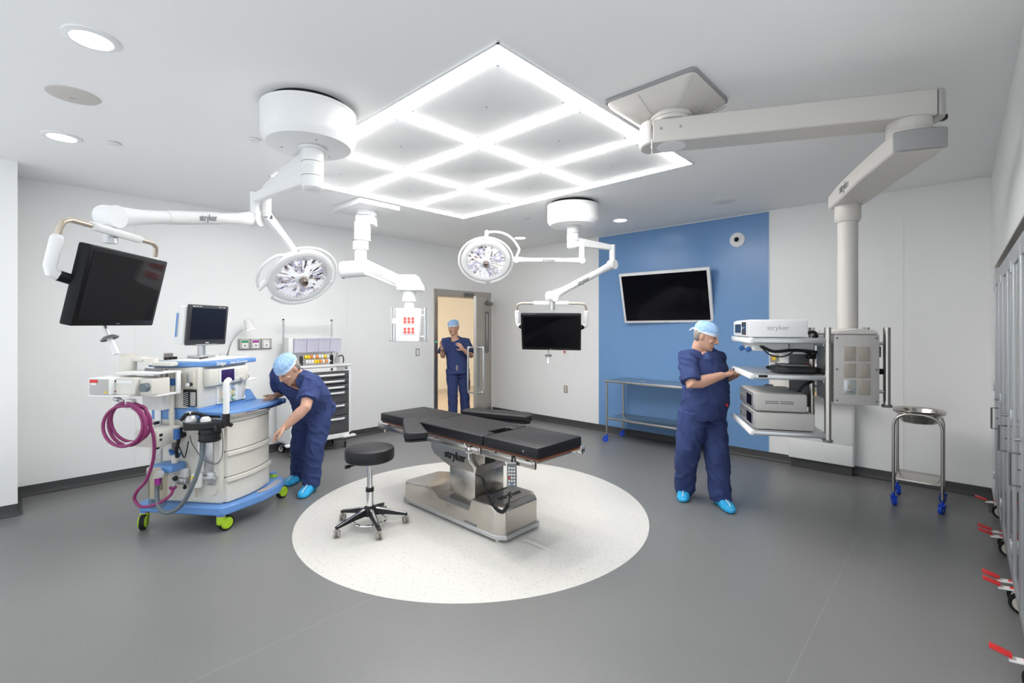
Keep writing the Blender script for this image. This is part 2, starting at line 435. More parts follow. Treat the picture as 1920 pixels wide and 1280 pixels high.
def downlight(x, y, lab):
    t = thing('downlight', lab, 'ceiling light', (x, y, CZ), group='round ceiling downlights')
    part('trim_ring', MB().lathe([(.082, 0), (.112, 0), (.112, -.006), (.100, -.010), (.084, -.012), (.082, -.004)], closed=True), M['white'], t)
    part('diffuser', MB().lathe([(0, -.003), (.083, -.003), (.083, -.009), (0, -.009)]), M['downlit'], t)
downlight(.281, 3.098, 'round recessed downlight nearest the camera, at the ceiling corner above the grey round speaker')
downlight(.272, 4.845, 'round recessed downlight near the white wall, between ceiling speaker and the pier')
downlight(5.51, 5.02, 'round recessed downlight above the open steel door corner')
downlight(5.51, 3.24, 'round recessed downlight in the ceiling before the blue wall panel')
for x, y, lab in ((-.5, 1.2, 'unseen round downlight added to give light, farthest from the door'), (1.0, -.1, 'unseen round downlight added to give light, near the nearest glass cabinet')):  # out-of-view downlights, added for the light they give
    downlight(x, y, lab)
def speaker(x, y, lab, col):
    t = thing('ceiling_speaker', lab, 'speaker', (x, y, CZ), group='round ceiling speakers')
    part('grille', MB().lathe([(0, -.009), (.115, -.009), (.125, -.006), (.128, 0), (0, 0)]), M[col], t)
    part('badge', MB().box((0, .03, -.010), (.03, .004, .002)), M['taupe'], t)
speaker(.271, 3.933, 'round grey ceiling speaker grille between two downlights near the camera', 'pale')
speaker(5.494, 1.925, 'faint round ceiling speaker grille above the blue wall panel camera', 'whitem')
def sprinkler(x, y, lab):
    t = thing('ceiling_sprinkler', lab, 'sprinkler', (x, y, CZ), group='ceiling sprinkler caps')
    part('cover_plate', MB().lathe([(0, -.012), (.035, -.012), (.04, -.008), (.04, -.004), (0, -.004)]), M['whitem'], t)
    part('stem', MB().lathe([(0, -.005), (.018, -.005), (.018, 0), (0, 0)]), M['taupe'], t)
sprinkler(.558, 4.725, 'small sprinkler cap in the ceiling beside the downlight near the pier')
sprinkler(4.606, 4.075, 'small sprinkler cap in the ceiling beside the far round boom mount')
sprinkler(1.27, 3.86, 'small sprinkler cap in the ceiling behind the large near boom mount')

# ================================================================== OPERATING TABLE
def clamp_mb(x, y, z): return MB().box((x, y, z), (.03, .05, .05), bev=.004).cyl((x, y, z-.02), (x, y, z-.06), .008, n=10)
t = thing('operating_table', 'steel operating table with black cushions on the white floor circle', 'operating table', (2.72, 3.08, 0))
sd = [(-.62, .03), (-.62, .235), (-.585, .262), (-.30, .262), (-.262, .165), (.10, .165), (.20, .215), (.30, .225), (.66, .19), (.67, .03)]
def base_mb(w, prof):
    # side profile (y,z) swept across x, with chamfered plan corners
    mb = MB()
    rings = []
    for x, s in ((-w, .90), (-w+.055, 1.0), (w-.055, 1.0), (w, .90)):
        rings.append([(x, (y if abs(y) < .5 else y*s), z) for y, z in prof])
    return mb.loft(rings)
part('base_cover', base_mb(.235, sd), M['steelh'], t, bev=.008, ang=25)
part('base_skirt', MB().prism([(-.238, -.56), (-.19, -.64), (.19, -.64), (.238, -.56), (.238, .62), (.19, .69), (-.19, .69), (-.238, .62)], .022, .055), M['alu'], t, bev=.004)
part('deck_top', MB().prism([(-.165, -.575), (.165, -.575), (.218, -.525), (.218, -.305), (-.218, -.305), (-.218, -.525)], .2615, .2645), mat('dark_brushed_deck', (.30, .285, .27), .18, 1, nz=.012, nscale=6, stretch=(40, 1, 1)), t)
part('recess_floor', MB().b2((-.228, -.25, .160), (.228, .12, .1675)), M['greyd'], t)
for x in (-.2, .2):
    for y in (-.56, .6): part('foot', MB().cyl((x, y, 0), (x, y, .03), .022, n=16), M['alu'], t)
part('side_slot', MB().b2((-.2395, -.36, .062), (-.235, -.22, .075)), M['greyd'], t)
# lifting column: square shaft, slanted shroud above
part('column', MB().b2((-.165, -.265, .16), (.165, .05, .46), .006), M['steelh'], t)
sh = [(-.285, .44), (.055, .44), (.26, .50), (.30, .56), (.30, .655), (-.18, .655)]
part('column_shroud', MB().loft([[(x, y, z) for y, z in sh] for x in (-.175, .175)]), M['steelh'], t, bev=.012, ang=25)
part('shroud_front', MB().loft([[(-.177, -.290, .437), (.177, -.290, .437), (.177, -.20, .5), (-.177, -.20, .5)], [(-.12, -.225, .54), (.12, -.225, .54), (.12, -.17, .56), (-.12, -.17, .56)]]), M['steel'], t, bev=.004)
part('tilt_linkage', MB().prism([(-.26, .46), (-.21, .47), (-.17, .56), (-.18, .64), (-.25, .62), (-.27, .54)], -.07, .07, Matrix(((0, 0, 1, 0), (1, 0, 0, 0), (0, 1, 0, 0), (0, 0, 0, 1)))), M['black'], t, bev=.006)
part('linkage_plate', MB().prism([(-.285, .50), (-.24, .49), (-.20, .58), (-.25, .635), (-.29, .58)], -.085, -.072, Matrix(((0, 0, 1, 0), (1, 0, 0, 0), (0, 1, 0, 0), (0, 0, 0, 1)))), M['steel'], t, bev=.003)
part('lettering', letters('stryker', .092, frame((-.1775, -.03, .535), (0, -1, 0), (0, 0, 1)), .0022, .0015), M['black'], t)
part('lettering', letters('stryker', .09, frame((.03, -.46, .2655), (1, 0, 0), (0, 1, 0)), .0022, .0012), M['black'], t)
part('frame', MB().b2((-.20, -.95, .655), (.20, .90, .685), .004).b2((-.11, -.3, .64), (.11, .4, .66), .004), M['steel'], t)
part('table_board', MB().b2((-.245, -1.0, .690), (.245, .97, .703)), M['brown'], t)
for x0 in (-1, 1):
    for y0, y1 in ((-.995, -.47), (-.455, .28), (.33, .99)):
        rl = part('side_rail', MB().box((x0*.275, (y0+y1)/2, .662), (.012, y1-y0, .046), bev=.003), M['steel'], t)
        for q in (.2, .8):
            yy = y0+(y1-y0)*q
            part('rail_spacer', MB().cyl((x0*.235, yy, .670), (x0*.272, yy, .670), .011, n=12), M['steel'], rl)
        part('rail_end_block', MB().box((x0*.275, y0+.012, .667), (.024, .024, .052), bev=.003), M['steel'], rl)
for y0, y1, nm in ((-1.0, -.458, 'leg_cushion'), (.335, .985, 'head_cushion')):
    c = part(nm, MB().b2((-.258, y0, .703), (.258, y1, .782), .012), M['vinyl'], t)
    part('cushion_stud', MB().cyl((-.262, y0+.13 if y0 < 0 else y1-.08, .742), (-.257, y0+.13 if y0 < 0 else y1-.08, .742), .007, n=12), M['chrome'], c)
# seat cushion with the rectangular cut-out facing the leg section
pl = [(-.258, -.448), (-.11, -.448), (-.11, -.345), (.11, -.345), (.11, -.448), (.258, -.448), (.258, .325), (-.258, .325)]
part('seat_cushion', MB().prism(pl, .703, .782), M['vinyl'], t, bev=.010)
part('leg_end_lock', MB().box((.262, -.985, .675), (.05, .05, .045), bev=.005).cyl((.28, -.985, .685), (.31, -.985, .685), .012), M['chrome'], t)
part('head_socket', MB().cyl((-.24, .93, .60), (-.24, .93, .66), .012, n=14), M['steel'], t)
# clamp lever by the cushion joint
part('rail_clamp', MB().box((-.288, -.33, .66), (.03, .05, .05), bev=.005).cyl((-.30, -.33, .68), (-.33, -.33, .715), .010, .007, n=10), M['chrome'], t)
part('release_lever', MB().tube([(-.24, -.28, .63), (-.25, -.30, .57), (-.21, -.33, .50)], [.014, .016, .01], 10, sm=4), M['steel'], t)
part('foot_drain', MB().b2((-.05, -.334, .2645), (.19, -.318, .266)), M['black'], t)
# armboards, strapped to the rails
def armboard(lab, pts, z, rail, rough):
    a = thing('armboard', lab, 'armboard', (2.72, 3.08, 0), group='armboards of the operating table')
    x0 = [sum(p[0] for p in pts)/len(pts), sum(p[1] for p in pts)/len(pts)]
    part('pad', MB().prism(pts, z-.055, z), M['vinyl'], a, bev=.014)
    q = [((p[0]-x0[0])*.93+x0[0], (p[1]-x0[1])*.95+x0[1]) for p in pts]
    part('board', MB().prism(q, z-.078, z-.060), M['black'], a, bev=.004)
    part('hinge_bracket', MB().tube([(rail[0], rail[1], .668), (rail[0]*1.12, rail[1], .66), (rail[0]*1.14, rail[1], z-.065)], .014, 10), M['chrome'], a)
    return a
armboard('black padded armboard swung forward off the near side of the operating table', [(-.295, .55), (-.165, .535), (-.47, -.06), (-.60, .005), (-.62, .05)], .79, (-.28, .40), 0)
armboard('black padded armboard swung out from the far side of the operating table', [(.30, .45), (.33, .36), (.50, -.215), (.56, -.235), (.68, -.155), (.685, -.09), (.50, .46), (.40, .50)], .80, (.28, .35), 0)
# hand control on the rail with coiled lead
h = thing('hand_control', 'dark grey hand control with key pad hanging from the operating table rail', 'remote control', (2.72, 3.08, 0))
HM = frame((-.302, -.80, .565), (.66, -.75, 0), (-.16, -.1, 1))
hb = part('handset', MB().box((0, 0, 0), (.068, .20, .028), bev=.01, M=HM), M['greyd'], h)
for r in range(6):
    for c in range(3):
        part('key', MB().box((-.018+c*.018, .065-r*.024, .0155), (.012, .014, .004), bev=.001, M=HM), M['red'] if (r == 3 and c == 0) else (M['mblue'] if r == 5 and c == 1 else M['paper']), hb)
part('hook', MB().tube([(-.30, -.80, .66), (-.295, -.80, .70), (-.272, -.80, .69)], .008, 8), M['black'], h)
pts = [(-.318, -.80, .46), (-.325, -.80, .42), (-.33, -.79, .37), (-.32, -.73, .30), (-.28, -.62, .285), (-.24, -.50, .33), (-.20, -.40, .43), (-.16, -.275, .43)]
cp = catmull(pts, 10)
part('cord', MB().tube(cp, .006, 8), M['black'], h)
coil = []
P2 = catmull(pts[2:7], 26)
for i, p in enumerate(P2):
    d = (P2[min(i+1, len(P2)-1)]-P2[max(i-1, 0)]).normalized(); x, y = perp(d); a = i*1.15
    coil.append(p+x*math.cos(a)*.011+y*math.sin(a)*.011)
part('coiled_lead', MB().tube(coil, .0045, 6), M['black'], h)

# ================================================================== STOOL
t = thing('rolling_stool', 'round black padded rolling stool with chrome column in front of operating table', 'stool', (2.0, 3.46, 0), 20)
part('seat', MB().lathe([(0, .535), (.17, .535), (.186, .545), (.192, .562), (.192, .618), (.186, .634), (.170, .642), (.08, .646), (0, .647)], n=56), M['vinyl'], t)
part('seat_plate', MB().lathe([(0, .515), (.09, .515), (.10, .535), (0, .535)]), M['black'], t)
part('height_lever', MB().cyl((.05, .0, .522), (-.15, .07, .516), .007, n=8).cyl((-.15, .07, .516), (-.185, .082, .515), .014, n=10), M['black'], t)
part('column', MB().cyl((0, 0, .20), (0, 0, .52), .021).cyl((0, 0, .12), (0, 0, .29), .028), M['chrome'], t)
part('collar', MB().cyl((0, 0, .285), (0, 0, .315), .032), M['black'], t)
part('hub', MB().lathe([(0, .095), (.05, .095), (.055, .12), (.042, .155), (.032, .17), (0, .17)]), M['black'], t)
part('foot_ring', MB().torus((0, 0, .052), .125, .009, n=56), M['chrome'], t)
part('brake_pedal', MB().tube([(.03, .03, .16), (.05, .05, .20), (.055, .055, .23)], .006, 8), M['greyd'], t)
for i in range(5):
    a = R(72*i+18); d = V((math.cos(a), math.sin(a), 0)); s = V((-d.y, d.x, 0))
    def sec(r, hw, z0, z1): return [d*r-s*hw+V((0, 0, z0)), d*r+s*hw+V((0, 0, z0)), d*r+s*hw*.8+V((0, 0, z1)), d*r-s*hw*.8+V((0, 0, z1))]
    lg = part('leg', MB().loft([sec(.03, .026, .10, .152), sec(.14, .022, .093, .128), sec(.27, .016, .072, .09), sec(.295, .014, .066, .088)]), M['black'], t, bev=.004)
    part('leg_top', MB().loft([sec(.05, .013, .148, .1535), sec(.14, .011, .126, .131), sec(.285, .008, .088, .092)]), M['chrome'], lg)
    cs = part('caster', MB().cyl(d*.285+V((0, 0, .05)), d*.285+V((0, 0, .075)), .012, n=12), M['castg'], t)
    ax = (s*math.cos(1.1*i)+d*math.sin(1.1*i)).normalized(); tr = V((ax.y, -ax.x, 0))*.012
    for q in (-1, 1): part('wheel', MB().cyl(d*.285+tr+ax*q*.008+V((0, 0, .0275)), d*.285+tr+ax*q*.022+V((0, 0, .0275)), .0275, n=24), M['castg'], cs)
    part('wheel_hood', MB().cyl(d*.285+tr-ax*.007+V((0, 0, .031)), d*.285+tr+ax*.007+V((0, 0, .031)), .024, n=20), M['greyd'], cs)

# ================================================================== CASTER HELPER
def caster(par, x, y, top, r=.04, col='castb', ang=0, fork=None, nm='caster'):
    ca, sa = math.cos(R(ang)), math.sin(R(ang)); f = V((ca, sa, 0)); s = V((-sa, ca, 0)); c = V((x, y, 0))
    off = f*r*.45
    body = MB().cyl(c+V((0, 0, r*2.05)), c+V((0, 0, top)), .011, n=12).box(c+V((0, 0, r*2.02)), (.05, .045, .012), rz=ang, bev=.003)
    for q in (-1, 1): body.loft([[c+off*0+s*q*(.016+e)+f*a+V((0, 0, b)) for a, b in ((-.02, r*2), (.022, r*2), (r*.62, r*.8), (r*.3, r*.8))] for e in (0, .004)])
    o = part(nm, body, M[fork or col], par)
    part('wheel', MB().cyl(c+off-s*.0125+V((0, 0, r)), c+off+s*.0125+V((0, 0, r)), r, n=28), M['rubber' if col != 'castb' else 'castb'], o)
    part('hub', MB().cyl(c+off-s*.0145+V((0, 0, r)), c+off+s*.0145+V((0, 0, r)), r*.72 if col != 'castb' else r*.3, n=24), M['cream' if col != 'castb' else 'alu'], o)
    return o

# ================================================================== BASIN STAND + BASIN
t = thing('basin_stand', 'tubular steel basin stand on bright blue casters by the white wall', 'basin stand', (5.70, .27, 0))
for x in (-.19, .19):
    part('hoop_leg', MB().tube([(x, .165, .115), (x, .165, .72), (x, .155, .765), (x, .13, .80), (x, .09, .823), (x, .04, .832), (x, -.04, .832), (x, -.09, .823), (x, -.13, .80), (x, -.155, .765), (x, -.165, .72), (x, -.165, .115)], .0125, 14), M['steel'], t)
    for y in (-.165, .165): caster(t, x, y, .12, .038, ang=200 if y > 0 else 160)
part('support_ring', MB().torus((0, 0, .832), .181, .007), M['steel'], t)
part('shelf', MB().b2((-.195, -.152, .225), (.195, .152, .243), .004), M['steel'], t)
b = thing('steel_basin', 'polished steel wash basin resting in the wheeled stand', 'basin', (5.70, .27, .0))
part('bowl', MB().lathe([(0, .737), (.115, .737), (.132, .746), (.166, .838), (.190, .850), (.194, .854), (.190, .857), (.163, .846), (.129, .752), (.115, .744), (0, .743)], n=56), M['steel'], b)

# ================================================================== STAINLESS WORK TABLE
t = thing('steel_work_table', 'long steel two shelf work table on blue casters against the blue wall panel', 'work table', (6.0, 3.0, 0))
hx_, hy_ = .25, .64
part('table_top', MB().b2((-hx_, -hy_, .84), (hx_, hy_, .868), .003), M['steel'], t)
part('lower_shelf', MB().b2((-hx_+.02, -hy_+.02, .315), (hx_-.02, hy_-.02, .343), .003), M['steel'], t)
for x in (-hx_+.025, hx_-.025):
    for y in (-hy_+.03, hy_-.03):
        part('leg', MB().cyl((x, y, .11), (x, y, .84), .0145, n=16), M['steel'], t)
        caster(t, x, y, .12, .04, ang=180 if y < 0 else 120)
part('top_hole', MB().b2((-.06, .12, .8675), (.0, .2, .8688)), M['alu'], t)

# ================================================================== GLASS CABINETS
def cabinet(x, lab, first=None):
    if first: return dup(first, (x, -.22, 0), 0, lab)
    t = thing('glass_door_cabinet', lab, 'cabinet', (x, -.22, 0), group='glass door supply cabinets')
    w, d, z0, z1 = .455, .44, .155, 2.06
    b = MB().b2((-w, -d, z0), (-w+.012, -.022, z1)).b2((w-.012, -d, z0), (w, -.022, z1)).b2((-w, -d, z0), (w, -d+.01, z1)).b2((-w, -d, z0), (w, -.022, z0+.03)).b2((-w, -d, z1-.03), (w, -.022, z1))
    part('carcass', b, M['white'], t)
    for z in (.55, .92, 1.29, 1.66): part('shelf', MB().b2((-w+.013, -d+.012, z), (w-.013, -.06, z+.012)), M['steel'], t)
    for s in (-1, 1):
        x0, x1 = (-w, -.004) if s < 0 else (.004, w)
        fm = MB().b2((x0, -.02, z0), (x0+.05, 0, z1)).b2((x1-.05, -.02, z0), (x1, 0, z1)).b2((x0+.05, -.02, z0), (x1-.05, 0, z0+.05)).b2((x0+.05, -.02, z1-.10), (x1-.05, 0, z1))
        dr = part('door', fm, M['alu'], t, bev=.002)
        part('glass_pane', MB().b2((x0+.048, -.013, z0+.048), (x1-.048, -.008, z1-.098)), M['glass'], dr)
        hxx = x1-.06 if s < 0 else x0+.06
        if s < 0: part('pull_handle', MB().tube([(hxx, 0, .82), (hxx, .038, .82), (hxx, .038, .98), (hxx, 0, .98)], .006, 8).cyl((hxx, .0, .90), (hxx, .012, .90), .004, n=8), M['greyd'], dr)
        if s < 0: part('lock', MB().cyl((hxx, 0, 1.05), (hxx, .022, 1.05), .010, n=12), M['alu'], dr)
        he = x0 if s < 0 else x1
        for z in (.35, 1.1, 1.95): part('hinge', MB().box((he-s*.012, .004, z), (.018, .012, .07), bev=.002), M['alu'], dr)
    for sx_ in (-1, 1):
        for yy in (-.06, -d+.06):
            c = caster(t, sx_*(w-.05), yy, .157, .055, 'rubber', 90, 'alu')
            if yy > -.1:
                pd = part('brake_pedal', MB().loft([[(sx_*(w-.05)+a, b_, c_) for a, c_ in ((-.02, 0), (.02, 0), (.02, .008), (-.02, .008))] for b_, c0 in ((0, 0),)]+[[(sx_*(w-.05)+a, .06, .118+c_) for a, c_ in ((-.02, 0), (.02, 0), (.02, .008), (-.02, .008))]]) if False else MB().box((sx_*(w-.05), .0, .128), (.042, .12, .010), rx=-8, bev=.003), M['paper'], c)
                part('pedal_tip', MB().box((sx_*(w-.05), .085, .146), (.044, .075, .012), rx=14, bev=.003), M['red'], c)
                part('pedal_mark', MB().box((sx_*(w-.05), -.012, .1345), (.03, .05, .004), rx=-8), M['red'], c)
    return t
c0 = cabinet(5.31, 'glass fronted steel cabinet at the far end of its row, next to the basin stand')
cabinet(4.395, 'middle glass fronted steel cabinet of the row under the soffit', c0)
cabinet(3.48, 'nearest glass fronted steel cabinet of the row, cut by the picture edge', c0)

# ================================================================== WALL THINGS
t = thing('wall_monitor', 'large white framed flat screen tilted forward on the blue wall panel', 'television', (6.03, 3.52, 2.36), world=True)
TL, TR, BL = V((6.015, 3.567, 2.372)), V((6.125, 2.318, 2.376)), V((6.215, 3.558, 1.668))
FM = frame(TL, TR-TL, TL-BL)              # x right, y up, z toward viewer
tw, th = (TR-TL).length, (TL-BL).length
if FM.col[2].x > 0: FM = FM
part('housing', MB().box((tw/2, -th/2, -.03), (tw, th, .06), bev=.012, M=FM), M['white'], t)
part('screen', MB().box((tw/2, -th/2, .0008), (tw-.075, th-.075, .003), M=FM), M['screen'], t)
part('badge', MB().box((tw/2, -th+.018, .001), (.05, .006, .002), M=FM), M['grey'], t)
bm_ = MB().tube([FM @ V((tw/2, -th/2+.1, -.05)), V((6.29, 2.93, 2.0))], .03, 12).box((6.305, 2.93, 2.0), (.03, .4, .3), bev=.005)
part('wall_bracket', bm_, M['greyd'], t)
t = thing('wall_camera', 'round white wall camera with dark lens high on the blue panel', 'camera', (WX-.005, 2.04, 2.712), world=True)
CMx = axis_frame((WX-.004, 2.04, 2.712), (-1, 0, 0))
part('housing', MB().lathe([(0, 0), (.092, 0), (.09, .012), (.06, .022), (.045, .022), (.04, .035), (0, .035)], M=CMx), M['white'], t)
part('lens', MB().sph((0, 0, 0), (.030, .030, .02), M=CMx @ Matrix.Translation((0, 0, .033))), M['bezel'], t)
# medical gas outlets
t = thing('gas_outlet_panel', 'grey wall panel with green, purple and white gas outlets', 'gas outlet', (2.13, WY, 1.396))
part('plate', MB().b2((-.195, -.018, -.068), (.195, 0, .068), .004), M['greym'], t)
for i, c in enumerate(('green', 'purple', 'whitem')):
    x = -.125+i*.125
    hsg = part('outlet_housing', MB().prism([(x-.055, -.055), (x+.055, -.055), (x+.055, .05), (x+.035, .066), (x-.035, .066), (x-.055, .05)], .018, .034, Matrix(((1, 0, 0, 0), (0, 0, -1, 0), (0, 1, 0, 0), (0, 0, 0, 1)))), M['grey'], t, bev=.003)
    part('colour_label', MB().b2((x-.036, -.037, .022), (x+.036, -.033, .046)), M[c], hsg)
    part('socket', MB().b2((x-.034, -.040, -.05), (x+.034, -.033, .018), .003), M['paper'], hsg)
    part('port', MB().cyl((x, -.046, -.014), (x, -.038, -.014), .010, n=14), M['greyd'], hsg)
def plate(nm, lab, cat, lo, hi, m, kids=()):
    t = thing(nm, lab, cat, [(a+b)/2 for a, b in zip(lo, hi)], world=True)
    part('plate', MB().b2(lo, hi, .003), M[m], t)
    for n, l, h_, mm in kids: part(n, MB().b2(l, h_, .001), M[mm], t)
    return t
plate('light_switch', 'steel light switch plate on the white wall left of the door', 'light switch', (4.555, WY-.008, 1.14), (4.635, WY, 1.265), 'grey', [('rocker', (4.578, WY-.013, 1.165), (4.612, WY-.006, 1.24), 'paper')])
plate('wall_outlet', 'steel power outlet plate low on the white wall between door and blue panel', 'power outlet', (WX-.008, 4.695, .53), (WX, 4.77, .65), 'taupe', [('socket', (WX-.011, 4.715, .595), (WX-.006, 4.75, .635), 'cream'), ('socket', (WX-.011, 4.715, .545), (WX-.006, 4.75, .585), 'cream')])
plate('emergency_button', 'small red button plate below the far boom monitor', 'push button', (WX-.008, 4.71, 1.155), (WX, 4.785, 1.255), 'paper', [('button', (WX-.02, 4.733, 1.19), (WX-.006, 4.763, 1.22), 'red')])
plate('power_outlet', 'steel plate with a cream socket beside the blue panel edge', 'power outlet', (WX-.008, 1.57, 1.185), (WX, 1.665, 1.285), 'taupe', [('socket', (WX-.012, 1.60, 1.215), (WX-.006, 1.64, 1.255), 'yellow')])

# ================================================================== WALL DESK BEHIND THE EQUIPMENT BOOM
t = thing('wall_desk', 'white wall desk with pale wood top behind the equipment boom', 'desk', (6.1, 1.2, 0), world=True)
part('cabinet_body', MB().b2((6.20, .82, .11), (6.315, 1.44, .86), .004), M['white'], t)
part('drawer_front', MB().b2((6.192, .83, .115), (6.201, 1.43, .33), .003), M['white'], t)
part('door_front', MB().b2((6.192, .83, .338), (6.201, 1.43, .85), .003), M['white'], t)
part('desk_top', MB().b2((5.98, .80, .862), (6.316, 1.66, .892), .003), M['wood'], t)
part('plinth', MB().b2((6.23, .84, 0), (6.315, 1.42, .11)), M['base'], t)
t = thing('desk_monitor', 'white desk monitor with indigo screen on the wall desk', 'monitor', (6.12, 1.3, .892), world=True)
part('housing', MB().box((6.14, 1.33, 1.12), (.05, .44, .17), ry=18, bev=.01), M['white'], t)
part('screen', MB().box((6.112, 1.33, 1.113), (.006, .38, .125), ry=18), M['uscreen'], t)
part('stand', MB().b2((6.06, 1.22, .893), (6.26, 1.46, .915), .004).b2((6.15, 1.28, .91), (6.19, 1.38, 1.05), .004), M['white'], t)
single('desk_scanner', 'small black device in a white cradle on the wall desk', 'device', MB().b2((6.0, 1.57, .892), (6.1, 1.65, .945), .01), M['black'])
t = thing('wall_light_box', 'long white shelf box on the wall above the desk monitor', 'wall shelf', (6.25, 1.3, 1.4), world=True)
part('shelf_body', MB().b2((6.1, .95, 1.345), (6.315, 1.60, 1.44), .006), M['white'], t)
part('under_panel', MB().b2((6.13, .98, 1.318), (6.30, 1.57, 1.344)), M['grey'], t)
t = thing('cable_plate', 'black cable plate with leads on the wall above the desk monitor', 'wall plate', (6.31, 1.32, 1.24), world=True)
part('plate', MB().b2((6.30, 1.25, 1.205), (6.318, 1.42, 1.285), .004), M['black'], t)
for y in (1.30, 1.34, 1.38): part('lead', MB().tube([(6.30, y, 1.25), (6.27, y, 1.285), (6.255, y-.03, 1.25), (6.27, y-.05, 1.18)], .006, 8, sm=4), M['black'], t)

# ================================================================== BOOMS
def drum(par, x, y, r):
    part('canopy', MB().lathe([(0, 2.755), (r*.80, 2.755), (r*.90, 2.762), (r*.985, 2.800), (r, 2.815), (r, 2.965), (r*1.012, 2.968), (r*1.012, 2.985), (0, 2.985)], c=(x, y, 0), n=72), M['white'], par)
    part('canopy_shade_ring', MB().cyl((x, y, 2.985), (x, y, CZ), r*.86, n=48), M['rubber'], par)  # black ring gives the shadow gap between canopy and ceiling its dark tone
    for a in (20, 140, 260): part('canopy_screw', MB().cyl((x+r*.6*math.cos(R(a)), y+r*.6*math.sin(R(a)), 2.752), (x+r*.6*math.cos(R(a)), y+r*.6*math.sin(R(a)), 2.756), .006, n=10), M['taupe'], par)

def spindle(par, x, y, zb):
    part('spindle', MB().lathe([(0, zb), (.05, zb), (.064, zb+.012), (.066, zb+.02), (.066, 2.755), (.082, 2.755), (.085, 2.762), (0, 2.762)][:5]+[(.066, 2.735), (.086, 2.737), (.086, 2.752), (0, 2.752)], c=(x, y, 0), n=40), M['white'], par)
    for z in (zb+.085, zb+.175): part('spindle_joint', MB().lathe([(.0, z-.002), (.0672, z-.002), (.0672, z+.002), (0, z+.002)], c=(x, y, 0), n=40), M['taupe'], par)

def beam(par, a, b, w0, h0, w1, h1, m, nm='arm', bev=.02):
    a, b = V(a), V(b); d = (b-a); x = d.normalized(); s = V((0, 0, 1)).cross(x).normalized(); u = x.cross(s)
    def ring(c, w, h):
        o = []
        q = min(w, h)*.28
        for sx_, sy_ in ((-1, -1), (1, -1), (1, 1), (-1, 1)):
            cx, cy = sx_*(w/2-q), sy_*(h/2-q)
            base = {(-1, -1): 180, (1, -1): 270, (1, 1): 0, (-1, 1): 90}[(sx_, sy_)]
            for k in (0, 45, 90): o.append(c+s*(cx+q*math.cos(R(base+k)))+u*(cy+q*math.sin(R(base+k))))
        return o
    return part(nm, MB().loft([ring(a, w0, h0), ring(a+d*.5, (w0+w1)/2, (h0+h1)/2), ring(b, w1, h1)]), M[m], par)

def spring_arm(par, a, b, m='white', s=1.0):
    # counterbalanced arm: round knuckles and a slimmer straight cover in between
    a, b = V(a), V(b); d = (b-a).normalized(); L = (b-a).length; side = V((0, 0, 1)).cross(d).normalized(); up = d.cross(side)
    def ring(t, w, h): return [a+d*t*L+side*w*math.cos(2*math.pi*k/16)*(1 if 1 else 0)+up*h*math.sin(2*math.pi*k/16) for k in range(16)]
    ar = part('spring_arm', MB().loft([ring(.0, .025*s, .036*s), ring(.06, .036*s, .05*s), ring(.20, .032*s, .040*s), ring(.30, .030*s, .036*s), ring(.72, .030*s, .036*s), ring(.85, .032*s, .040*s), ring(.95, .036*s, .052*s), ring(1., .025*s, .04*s)]), M[m], par)
    for p in (a, b): part('knuckle', MB().cyl(p-side*.043*s, p+side*.043*s, .056*s, n=32), M[m], ar)
    part('arm_cover', MB().loft([ring(.33, .033*s, .040*s), ring(.70, .033*s, .040*s)]), M['whitem'], ar)
    return ar, d, side, up, L

def drop(par, p, z0, z1, r=.032):
    part('drop_joint', MB().cyl((p[0], p[1], z0), (p[0], p[1], z1), r, n=24).cyl((p[0], p[1], (z0+z1)/2-.002), (p[0], p[1], (z0+z1)/2+.002), r*1.03, n=24), M['white'], par)
    part('vent_cap', MB().cyl((p[0], p[1], z0), (p[0], p[1], z0+.004), r*.8, n=20), M['greyd'], par)

def arm_text(par, a, b, txt, size, mname='greyd', off=.0345, t=.5, flip=False):
    a, b = V(a), V(b); x = (b-a).normalized()
    side = V((0, 0, 1)).cross(x).normalized()
    if side.dot(-a) < 0: side = -side
    xx = x if x.cross(V((0, 0, 1))).dot(side) > 0 else -x
    y = side.cross(xx)
    part('lettering', letters(txt, size, frame(a+(b-a)*t+side*off, xx, y), .001), M[mname], par)

